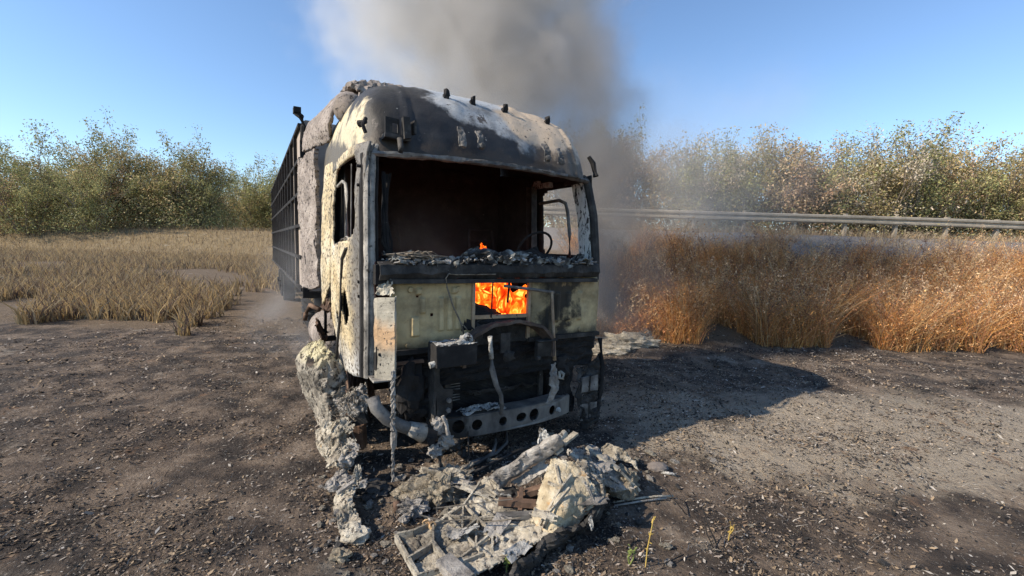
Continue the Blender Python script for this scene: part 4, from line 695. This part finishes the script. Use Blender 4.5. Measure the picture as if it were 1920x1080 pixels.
# channel beam leaning on the pile
cb = thing('fallen_channel_beam', 'long ash grey channel beam leaning up on the debris pile', 'beam', tuple(G(930, 905, 0)))
A, B = G(922, 908, .16), G(1045, 828, .50); dv = B - A
b = MB(); b.sheet([[A + dv * t + Vector((-.05, .02, .03)) for t in (0, .25, .5, .75, 1)], [A + dv * t + Vector((.0, -.02, .055)) for t in (0, .25, .5, .75, 1)], [A + dv * t + Vector((.05, -.02, .0)) for t in (0, .25, .5, .75, 1)], [A + dv * t + Vector((.04, .02, -.05)) for t in (0, .25, .5, .75, 1)]], 50, 12, .02, 8, 4); part(b, 'channel', m_ash, cb, .014)
b = MB(); b.sheet([[G(1012, 800, .58), G(1020, 806, .57), G(1030, 818, .54)], [G(1005, 835, .46), G(1025, 830, .48), G(1040, 832, .48)]], 18, 14, .03, 8, 3, .05); part(b, 'torn_end', m_white, cb, .012)
b = MB(); b.tube([G(1030, 838, .46), G(1045, 825, .50), G(1060, 812, .53)], [.02, .024, .03], 8); part(b, 'end_tube', m_insul, cb, smooth=True)
b = MB(); b.sheet([[G(960, 905, .16), G(1020, 860, .34)], [G(975, 912, .14), G(1030, 880, .3)]], 24, 10, .02, 8, 6, .05); part(b, 'under_plate', m_ash, cb, .012)

# right-hand heap
rh = thing('broken_bumper_corner', 'grey broken bumper corner with glass wool right of the tilted panel', 'bumper', tuple(G(1150, 925, 0)))
b = MB(); b.sheet([[G(1062, 838, .36), G(1090, 840, .34), G(1110, 835, .3)], [G(1085, 870, .32), G(1115, 868, .30), G(1140, 862, .26)], [G(1120, 895, .24), G(1150, 890, .22), G(1172, 885, .16)], [G(1150, 925, .1), G(1178, 918, .1), G(1200, 918, .04)]], 50, 56, .028, 6, 12, .05, .4, 8); part(b, 'bumper_skin', m_ash, rh, .008)
for a, c in (((1100, 838, .36), (1160, 880, .26)), ((1160, 880, .26), (1198, 918, .08)), ((1072, 850, .36), (1118, 895, .28))): part(MB().bar(G(*a), G(*c), .045, .018), 'edge_strip', m_corner, rh)
for p in ((1068, 822, .44), (1040, 850, .4), (1055, 832, .42)): part(MB().bar(G(p[0], p[1], p[2]), G(p[0] + 12, p[1] - 10, p[2] + .02), .05, .02), 'shard', m_insul, rh)
b = MB(); b.lump(G(1160, 900, .12), (.15, .11, .11), .35, 3, 4, 2); b.lump(G(1175, 918, .08), (.08, .07, .08), .4, 3, 3, 6); part(b, 'glass_wool', m_wool, rh)
b = MB(); b.lump(G(1135, 868, .26), (.07, .06, .06), .5, 2, 3, 4); b.lump(G(1110, 852, .3), (.06, .05, .05), .6, 2, 3, 8); b.lump(G(1125, 880, .25), (.08, .06, .05), .6, 2, 3, 5); part(b, 'clinker', m_ash, rh)
b = MB(); b.lump(G(1165, 924, .05), (.03, .02, .035), .4, 2, 2, 4); part(b, 'pale_chip', m_white, rh)
for i in range(9):
    a = G(rnd.uniform(1085, 1118), rnd.uniform(855, 915), .34); part(MB().bar(a, a + Vector((rnd.uniform(.02, .1), rnd.uniform(-.02, .03), rnd.uniform(-.14, -.05))), .02, .006), 'splinter', m_ash, rh)
rk = thing('bumper_fragment', 'cream curled bumper fragment lying behind the broken corner', 'fragment', tuple(G(1165, 868, 0)))
b = MB(); b.sheet([[G(1122, 842, .16), G(1140, 832, .22), G(1165, 842, .2), G(1195, 868, .08)], [G(1130, 868, .05), G(1150, 862, .12), G(1170, 868, .08), G(1200, 890, .02)]], 44, 20, .025, 7, 3, .06); part(b, 'curled_skin', m_insul, rk, .008)
b = MB(); b.lump(G(1150, 866, .06), (.1, .06, .06), .5, 2, 3, 4); part(b, 'clinker', m_dark, rk)

def lumpthing(name, label, cat, px, py, d, m, amp=.45, seed=1, sub=3, z=None, group=None):
    p = G(px, py, 0); z = d[2] * .5 if z is None else z
    b = MB(); b.lump((0, 0, z), d, amp, 2.4, sub, seed); o = b.build(name, m, None); o.location = (p.x, p.y, hz(p.x, p.y))
    if d[0] > .09 and name.endswith('heap'):
        f = MB(); r = random.Random(seed)
        for i in range(170):
            q = Vector((r.gauss(0, 1), r.gauss(0, 1), abs(r.gauss(.3, .7)))).normalized(); a = Vector((q.x * d[0], q.y * d[1], q.z * d[2])) * .95 + Vector((0, 0, z)); e = Vector((r.gauss(0, 1), r.gauss(0, 1), r.gauss(0, .7))) * d[0] * .17 + q * d[0] * .08
            f.tube([a, a + e * .5 + Vector((0, 0, r.gauss(0, .01))), a + e], .0022, 3, False)
        tag(f.build('fibres', m, o), kind='stuff')
    return tag(o, label, cat, group)
lumpthing('stone', 'smooth grey brown stone on the ground beside the broken bumper', 'stone', 1232, 878, (.10, .06, .05), m_rust, .12, 2); bpy.data.objects['stone'].data.materials[0] = mat('field_stone', [(.3, (.13, .11, .1)), (.7, (.22, .19, .165))], 9, .9)
lumpthing('wool_heap', 'large tan clump of burnt glass wool behind the ribbed panel', 'debris', 822, 935, (.15, .12, .12), m_wool, .55, 3, 4)
lumpthing('wool_heap', 'flat pale ash heap under the bumper beam', 'debris', 832, 905, (.20, .10, .09), m_insul, .6, 5, 4)
lumpthing('wool_heap', 'dark frayed wool heap on the edge of the cab shadow', 'debris', 790, 935, (.17, .10, .08), m_wool, .6, 7, 4)
lumpthing('wool_heap', 'small crumbled clinker heap beside the dark frayed wool heap', 'debris', 775, 958, (.1, .08, .05), m_ash, .6, 9, 4)
lumpthing('ash_clod', 'orange brown singed grass clod on the open ground', 'debris', 638, 1048, (.06, .045, .035), m_wool, .6, 11, 3)
lumpthing('ash_clod', 'grey clod at the corner of the ribbed panel', 'debris', 757, 978, (.035, .03, .03), m_ash, .5, 13, 3)
lumpthing('ash_clod', 'charred clod in the shadow of the wheel fairing', 'debris', 705, 925, (.12, .08, .05), m_dark, .6, 15, 3)
lumpthing('straw_heap', 'sunlit pale straw heap behind the right corner of the cab', 'debris', 1175, 648, (.55, .3, .16), m_insul, .6, 17, 4)
for i, (px, py, c_) in enumerate(((1150, 655, 'flat'), (1208, 640, 'tall'), (1130, 663, 'low'))): lumpthing('straw_heap', c_ + ' pale ash tuft beside the sunlit straw heap', 'debris', px, py, ((.4, .2, .07), (.14, .12, .18), (.35, .2, .05))[i], m_insul, .6, 20 + i, 3)
# scattered crumbs, each a thing
M_CR = [(m_ash, 'grey ash crumb'), (m_dark, 'black char crumb'), (m_insul, 'cream fibreglass crumb')]; cm = []
for k in range(6):
    b = MB(); b.lump((0, 0, .4), (1, .8, .5), .6, 2.2, 2, 30 + k); o = b.build('crumb', M_CR[k % 3][0]); cm.append(o.data); bpy.data.objects.remove(o)
for i in range(130):
    if i < 70: px, py = rnd.uniform(560, 1260), rnd.uniform(850, 1075)
    elif i < 100: px, py = rnd.uniform(700, 1120), rnd.uniform(860, 960)
    else: px, py = rnd.uniform(300, 1700), rnd.uniform(700, 1070)
    p = G(px, py, 0); k = i % 6; o = bpy.data.objects.new('crumb', cm[k]); COL.objects.link(o); s = rnd.uniform(.012, .034); o.location = (p.x, p.y, hz(p.x, p.y)); o.scale = (s, s, s); o.rotation_euler = (0, 0, rnd.uniform(0, 6.28))
    tag(o, M_CR[k % 3][1] + ' lying loose on the burnt ground', 'debris', M_CR[k % 3][1] + 's on the ground')
for i in range(95):
    px, py = (rnd.gauss(815, 55), rnd.gauss(925, 28)) if i < 55 else ((rnd.gauss(640, 30), rnd.gauss(930, 60)) if i < 75 else (rnd.gauss(1150, 60), rnd.gauss(880, 35)))
    p = G(px, py, 0); k = rnd.choice((0, 2, 0, 3, 5, 1)); o = bpy.data.objects.new('rubble_chunk', cm[k]); COL.objects.link(o); s = rnd.uniform(.025, .06); o.location = (p.x, p.y, hz(p.x, p.y) - .004); o.scale = (s, s * rnd.uniform(.6, 1), s * rnd.uniform(.5, 1)); o.rotation_euler = (rnd.uniform(-.2, .2), rnd.uniform(-.2, .2), rnd.uniform(0, 6.28))
    tag(o, M_CR[k % 3][1].replace('crumb', 'chunk') + ' in the rubble in front of the wreck', 'debris', M_CR[k % 3][1].replace('crumb', 'chunk') + 's in the rubble')
def stick(name, label, pts, r, m, cat='rod'):
    b = MB(); P = [G(*p) for p in pts]; b.tube(P, r, 6); o = b.build(name, m, None, True, base=P[0]); o.location = P[0]; return tag(o, label, cat)
stick('thin_rod', 'long thin rod lying from the ash heap towards the bumper beam', [(860, 900, .05), (900, 880, .07), (960, 850, .12), (990, 838, .14)], .014, m_dark)
stick('short_rod', 'short pale broken rod standing up by the ash heap', [(862, 893, .03), (875, 878, .08), (888, 868, .13)], .016, m_insul)
stick('flat_stick', 'pale split stick on the ground pointing away from the broken bumper', [(1150, 942, .01), (1185, 936, .02), (1225, 931, .02), (1262, 930, .01)], .009, m_insul)
stick('flat_stick', 'darker split stick beside the pale stick', [(1152, 948, .01), (1200, 940, .015), (1250, 934, .01)], .008, m_ash)
stick('curved_hose', 'grey bent hose lying in the shade under the bumper beam', [(948, 800, .1), (950, 830, .06), (930, 850, .02), (900, 862, .02), (880, 868, .02)], .016, m_grey)
stick('pale_tube', 'stubby pale tube on the ground in front of the wheel', [(808, 878, .03), (830, 873, .03)], .025, m_insul)
stick('charred_board', 'charred upright board stub beside the fairing shadow', [(745, 958, 0), (744, 940, .06)], .028, m_rust)
bd = stick('pale_strip', 'pale flat strip on the ground past the stone', [(1240, 885, .01), (1268, 890, .01)], .014, m_white)
for i, (pts, lb) in enumerate(((((1338, 1028, 0), (1325, 1000, .06), (1320, 970, .14)), 'black bent twig standing on the open ground'), (((1288, 966, 0), (1265, 938, .07), (1252, 920, .1)), 'thin black twig leaning out of a cracked furrow'), (((1350, 1035, 0), (1330, 990, .1), (1318, 955, .2)), 'pale dry stalk beside the black bent twig'), (((1240, 1068, 0), (1248, 1055, .02), (1282, 1040, .01)), 'black twig lying flat near the yellow stalk'))):
    stick('twig', lb, pts, .004, m_black if 'black' in lb else m_wire, 'twig')
def weed(name, label, px, py, h, nl, cl, seed):
    r = random.Random(seed); p = G(px, py, 0); root = thing(name, label, 'plant', (p.x, p.y, hz(p.x, p.y))); b = MB(); lv = []
    for k in range(nl[0]):
        l = Vector((r.gauss(0, .12), r.gauss(0, .1), 1)); pts = [l * (h * t) + Vector((r.gauss(0, .006), r.gauss(0, .006), 0)) * (t > 0) - Vector((0, 0, .01)) * (t == 0) for t in (0, .35, .7, 1)]; b.tube(pts, [.004, .0035, .003, .002], 5); lv += [(pts[1].lerp(pts[3], r.random())) for _ in range(nl[1])]
    b.build('stem', m_st[cl], root); q = MB()
    for l in lv:
        d = Vector((r.gauss(0, 1), r.gauss(0, 1), r.gauss(.4, .6))).normalized() * r.uniform(.012, .03); s = d.cross(Vector((0, 0, 1))).normalized() * .006; q.add([l, l + d * .5 + s, l + d, l + d * .5 - s], [(0, 1, 2, 3)])
    q.build('leaves', m_st[cl], root)
m_st = {'y': mat('yellow_stalk', [(.3, (.4, .27, .06)), (.7, (.5, .36, .1))], 9, .8, 0, 0), 'g': mat('green_weed', [(.3, (.12, .17, .04)), (.7, (.28, .3, .09))], 9, .8, 0, 0)}
weed('weed', 'single yellow dry stalk growing on the open ground', 1210, 1068, .30, (1, 14), 'y', 1); weed('weed', 'small yellow green weed growing left of the yellow stalk', 1180, 1062, .12, (3, 9), 'g', 2); weed('weed', 'green sprig growing against the dark shaded rim of the fallen panel', 950, 1074, .11, (3, 10), 'g', 3); weed('weed', 'yellow stalk with few leaves near the black bent twig', 1366, 1012, .14, (2, 6), 'y', 4)

# ---------------------------------------------------------------- trailer behind the cab
tr = thing('trailer', 'burnt grey box trailer with ribbed side standing behind the cab', 'trailer', tuple(TW(0, 3.9, 0)), TH)
TX, TZ0, TZ1, TL = 1.29, 1.15, 3.78, 11.5
m_tw = mat('scorched_trailer_wall', [(.3, (.17, .15, .135)), (.5, (.26, .225, .2)), (.7, (.36, .31, .27))], 2.5, .8, .1, .2, specks=[(6, .66, .74, (.1, .08, .07))])
m_tp = mat('trailer_panel', [(.3, (.27, .22, .18)), (.5, (.37, .31, .26)), (.72, (.45, .36, .28))], 2, .8, .1, .2)
MB().prism([(-TX + .03, TZ0), (TX - .03, TZ0), (TX - .03, TZ1 - .05), (-TX + .03, TZ1 - .05)], 'y', 0, .05).build('front_wall', m_tw, tr)
b = MB(); b.bar((-TX + .02, -.02, TZ0 - .1), (-TX + .02, -.02, TZ1 - .35), .09, .07, (0, 1, 0)); b.tube([(-TX + .02, -.02, TZ1 - .36), (-TX + .03, -.02, TZ1 - .15), (-TX - .0, .0, TZ1 + .0), (-TX - .06, .06, TZ1 + .06)], .045, 8); b.box((-TX - .05, .05, TZ1 + .09), (.1, .16, .08)); b.build('corner_post', m_black, tr)
for x in (TX - .02,): MB().bar((x, -.02, TZ0 - .1), (x, -.02, TZ1), .09, .07, (0, 1, 0)).build('corner_post', m_black, tr)
for i in range(14):
    y0 = .06 + i * .82
    for k in range(5): MB().box((-TX + .02, y0 + .41, TZ0 + .27 + k * .5), (.03, .80, .46)).build('side_panel', m_tp, tr)
    if i: MB().box((-TX - .01, y0, (TZ0 + TZ1) / 2 - .05), (.07, .09, TZ1 - TZ0 - .1)).build('side_post', m_black, tr)
for k in range(6): MB().bar((-TX - .005, .05, TZ0 + .02 + k * .5), (-TX - .005, TL, TZ0 + .02 + k * .5), .075, .05).build('side_rail', m_black, tr)
MB().box((TX - .02, TL / 2, (TZ0 + TZ1) / 2), (.04, TL, TZ1 - TZ0 - .1)).build('side_wall', m_tw, tr)
MB().box((0, TL, (TZ0 + TZ1) / 2), (2 * TX - .1, .05, TZ1 - TZ0 - .1)).build('rear_wall', m_tw, tr)
MB().box((0, TL / 2, TZ0 - .06), (2 * TX - .1, TL, .1)).build('floor', m_black, tr)
MB().box((0, TL / 2, TZ1 - .03), (2 * TX - .12, TL - .2, .03)).build('roof_skin', m_tw, tr)
for s in (-1, 1): MB().box((s * .45, TL / 2 + .3, TZ0 - .25), (.1, TL - .8, .28)).build('frame_rail', m_black, tr)
for k in range(3): MB().box((-TX + .1, .5 + k * .0, TZ0 - .28 - k * .13), (.12, 1.0, .09)).build('frame_step', m_black, tr)
for s in (-1, 1): MB().box((s * .8, 2.6, .52), (.14, .14, 1.04)).build('landing_leg', m_dark, tr)
for y in (8.2, 9.5, 10.8):
    for s in (-1, 1):
        b = MB(); b.tube([(s * .85, y, .42), (s * 1.15, y, .42)], .42, 20); b.tube([(s * 1.0, y, .42), (s * 1.2, y, .42)], .14, 10); b.build('wheel', m_black, tr)

# ---------------------------------------------------------------- fire
def fire_mat(st):
    m = bpy.data.materials.new('flame'); m.use_nodes = True; t = m.node_tree; t.nodes.clear(); N = t.nodes.new; L = t.links.new
    o = N('ShaderNodeOutputMaterial'); e = N('ShaderNodeEmission'); tc = N('ShaderNodeTexCoord'); mp = N('ShaderNodeMapping'); mp.inputs['Scale'].default_value = (1, 1, .45)
    n = N('ShaderNodeTexNoise'); n.inputs['Scale'].default_value = 9; n.inputs['Detail'].default_value = 6; n.inputs['Distortion'].default_value = 2.2; r = N('ShaderNodeValToRGB'); q = r.color_ramp.elements; q.new(.5); q.new(.6)
    for k, (p, c) in zip(q, ((.30, (.30, .010, .001)), (.43, (.90, .06, .004)), (.54, (1.15, .20, .012)), (.68, (1.5, .72, .13)))): k.position = p; k.color = (*c, 1)
    L(tc.outputs['Object'], mp.inputs[0]); L(mp.outputs[0], n.inputs['Vector']); L(n.outputs['Fac'], r.inputs[0]); L(r.outputs[0], e.inputs[0]); e.inputs[1].default_value = st; L(e.outputs[0], o.inputs[0]); return m
m_fire = fire_mat(1.5)
def tongue(b, c, r, h, seed):
    def fn(u, v):
        a = u * 2 * math.pi; z = h * v; k = r * (math.sin(math.pi * min(1, .18 + .82 * v)) ** .8) * (1 + .35 * fr((math.cos(a), math.sin(a), v * 2 + seed), 1.6)) + .001
        o = Vector((fr((seed, v * 2.2, 0), 1.3), fr((seed, 4, v * 2.2), 1.3), 0)) * .28 * h * v
        return (c[0] + k * math.cos(a) + o.x, c[1] + k * .7 * math.sin(a) + o.y, c[2] + z)
    b.grid(fn, 18, 22)
fl = thing('footwell_fire', 'bright orange fire burning behind the firewall opening', 'fire', tuple(TW(0, .4, 1.04)), TH)
for i, (x, y, z, r, h) in enumerate(((-.12, .25, 1.16, .14, .5), (.05, .28, 1.10, .15, .6), (.2, .2, 1.06, .13, .55), (.3, .12, 1.06, .10, .48), (-.02, .42, 1.12, .2, .6), (.24, .45, 1.10, .2, .6), (-.22, .42, 1.25, .14, .42), (.12, .12, 1.30, .08, .3), (.42, .3, 1.06, .14, .5))):
    b = MB(); tongue(b, (x, y - .4, z - 1.04), r, h, i * 3.1); b.build('flame_tongue', m_fire, fl, True)
b = MB(); b.lump((-.2, .12, 1.2), (.28, .16, .20), .35, 2.2, 3, 3); b.lump((.05, .16, 1.16), (.22, .12, .14), .4, 2.2, 3, 8); b.build('burning_dashboard_lump', m_black, truck)
f2 = thing('cowl_flame', 'small flame licking up over the ash on the windshield sill', 'fire', tuple(TW(-.08, .2, 1.80)), TH)
for i, (x, r, h) in enumerate(((-.025, .03, .17), (.02, .032, .14), (.05, .02, .10))):
    b = MB(); tongue(b, (x, 0, 0), r, h, 40 + i * 2.2); b.build('flame_tongue', m_fire, f2, True)

# ---------------------------------------------------------------- smoke: real volumes, lit by the sun
def smoke(name, label, path, colr, dens, aniso=.2, ns=.55, lo=.42, hi=.72, nz=20, edge=.15):
    b = MB(); n = 20; vs_ = []; fs = []; P = []
    for i in range(nz + 1):
        t = i / nz * (len(path) - 1); k = min(int(t), len(path) - 2); P.append([a + (c - a) * (t - k) for a, c in zip(path[k], path[k + 1])])
    for (x, y, z, r, *_) in P:
        for j in range(n): a = 2 * math.pi * j / n; vs_.append((x + r * math.cos(a), y + r * .75 * math.sin(a), z))
    for i in range(nz):
        for j in range(n): j2 = (j + 1) % n; fs.append((i * n + j, i * n + j2, (i + 1) * n + j2, (i + 1) * n + j))
    fs += [tuple(range(n - 1, -1, -1)), tuple(nz * n + j for j in range(n))]; b.add(vs_, fs)
    m = bpy.data.materials.new(name); m.use_nodes = True; t = m.node_tree; t.nodes.clear(); N = t.nodes.new; L = t.links.new
    out = N('ShaderNodeOutputMaterial'); pv = N('ShaderNodeVolumePrincipled'); pv.inputs['Color'].default_value = (*colr, 1); pv.inputs['Anisotropy'].default_value = aniso
    tc = N('ShaderNodeTexCoord'); sx = N('ShaderNodeSeparateXYZ'); L(tc.outputs['Object'], sx.inputs[0])
    z0, z1 = path[0][2], path[-1][2]; tz = N('ShaderNodeMapRange'); L(sx.outputs[2], tz.inputs[0]); tz.inputs[1].default_value = z0; tz.inputs[2].default_value = z1
    def curve(idx):
        c = N('ShaderNodeFloatCurve'); cv = c.mapping.curves[0]; vals = [p[idx] for p in path]; a, d = min(vals) - .01, max(vals) + .01
        pts = [((p[2] - z0) / (z1 - z0), (p[idx] - a) / (d - a)) for p in path]
        cv.points[0].location = pts[0]; cv.points[1].location = pts[-1]
        for q in pts[1:-1]: cv.points.new(*q)
        for q in cv.points: q.handle_type = 'VECTOR'
        c.mapping.update(); L(tz.outputs[0], c.inputs['Value']); r = N('ShaderNodeMapRange'); L(c.outputs[0], r.inputs[0]); r.inputs[3].default_value = a; r.inputs[4].default_value = d; return r.outputs[0]
    def ma(op, a, c=None):
        k = N('ShaderNodeMath'); k.operation = op
        for i, q in enumerate((a, c)):
            if q is None: continue
            if isinstance(q, (int, float)): k.inputs[i].default_value = q
            else: L(q, k.inputs[i])
        return k.outputs[0]
    rr_ = curve(3); dx = ma('DIVIDE', ma('SUBTRACT', sx.outputs[0], curve(0)), rr_); dy = ma('DIVIDE', ma('SUBTRACT', sx.outputs[1], curve(1)), ma('MULTIPLY', rr_, .75))
    rad = ma('SQRT', ma('ADD', ma('MULTIPLY', dx, dx), ma('MULTIPLY', dy, dy)))
    nz_ = N('ShaderNodeTexNoise'); nz_.inputs['Scale'].default_value = ns; nz_.inputs['Detail'].default_value = 4; nz_.inputs['Roughness'].default_value = .55; nz_.inputs['Distortion'].default_value = .5; L(tc.outputs['Object'], nz_.inputs['Vector'])
    fall = N('ShaderNodeMapRange'); fall.interpolation_type = 'SMOOTHSTEP'; n2 = N('ShaderNodeTexNoise'); n2.inputs['Scale'].default_value = ns * 1.5; n2.inputs['Detail'].default_value = 4; L(tc.outputs['Object'], n2.inputs['Vector'])
    L(ma('ADD', rad, ma('MULTIPLY', ma('SUBTRACT', n2.outputs['Fac'], .42), 1.1)), fall.inputs[0]); fall.inputs[1].default_value = edge; fall.inputs[2].default_value = .98; fall.inputs[3].default_value = 1; fall.inputs[4].default_value = 0
    nf = N('ShaderNodeMapRange'); nf.interpolation_type = 'SMOOTHSTEP'; L(nz_.outputs['Fac'], nf.inputs[0]); nf.inputs[1].default_value = lo; nf.inputs[2].default_value = hi; nf.inputs[3].default_value = .12
    ez = ma('MULTIPLY', ma('MINIMUM', ma('MULTIPLY', tz.outputs[0], 12), 1), ma('MINIMUM', ma('MULTIPLY', ma('SUBTRACT', 1, tz.outputs[0]), 6), 1))
    dc = curve(4) if len(path[0]) > 4 else 1.0
    L(ma('MULTIPLY', ma('MULTIPLY', ma('MULTIPLY', fall.outputs[0], nf.outputs[0]), ma('MULTIPLY', ez, dc)), dens), pv.inputs['Density']); L(pv.outputs[0], out.inputs['Volume'])
    me = bpy.data.meshes.new(name); me.from_pydata(b.v, [], b.f); me.update(); me.materials.append(m); o = bpy.data.objects.new(name, me); COL.objects.link(o)
    return tag(o, label, 'smoke', kind='stuff')
smoke('smoke_plume', 'thick grey smoke rising behind the cab into the sky', [(1.5, 7.6, .1, 1.0, .5), (1.4, 7.5, 1.5, 1.15, .6), (1.0, 7.4, 3, 1.6, .75), (.3, 7.4, 4.2, 2.4, .9), (-.5, 7.5, 5.5, 2.9, .8), (-1.2, 7.8, 8, 3.8, .5), (-2.2, 8.2, 11, 5., .35)], (.70, .675, .65), 3.2, ns=.95, lo=.42, hi=.60, edge=.1)
smoke('pale_smoke', 'pale sunlit smoke spreading above the cab', [(-1.4, 9.2, 2.4, 1.6, .3), (-1.5, 9.2, 4, 2.4, .8), (-1.4, 9.4, 6, 3.6, 1.), (-1.0, 9.8, 8.5, 4.8, .9), (-.6, 10.2, 12, 6., .7)], (.92, .92, .91), 2.3, ns=.85, lo=.40, hi=.60, edge=.1)
smoke('dark_smoke', 'dark brown smoke pouring out along the right side of the cab', [(1.9, 7.1, .05, .8, .6), (1.85, 7.1, 1.5, 1.0, 1.), (1.5, 7.1, 3, 1.25, 1.), (1.0, 7.2, 4.2, 1.5, .8), (.4, 7.3, 6, 1.8, .3)], (.45, .41, .37), 2.1, ns=.9, lo=.3, hi=.6, edge=.1)
smoke('slope_smoke', 'thin brown smoke veil drifting over the grassy slope', [(5.5, 16.5, 1.0, 7, .6), (6, 17, 3, 7.5, 1.), (6.5, 17, 5.5, 7.5, .8), (7, 17, 9, 6, .2)], (.92, .88, .84), .26, ns=.35, lo=.3, hi=.7, edge=.0)
smoke('cab_smoke', 'faint smoke hanging inside the burnt cab', [tuple(TW(-.2, 1.2, 1.2)) + (.8, .9), tuple(TW(-.2, 1.2, 1.7)) + (.85, 1.), tuple(TW(-.3, 1.2, 2.3)) + (.7, .3), tuple(TW(-.3, 1.2, 2.6)) + (.6, .05)], (.8, .8, .8), .25, ns=1.5, lo=.3, hi=.7)
smoke('drifting_smoke', 'thin pale smoke drifting low beside the trailer', [(-3.5, 6.8, .05, 1.0, 1.), (-3.5, 6.9, .7, 1.2, .8), (-3.6, 7.2, 1.6, .9, .4), (-3.6, 7.6, 2.6, .7, .1)], (.85, .88, .92), .7, ns=1.1, lo=.4, hi=.65)
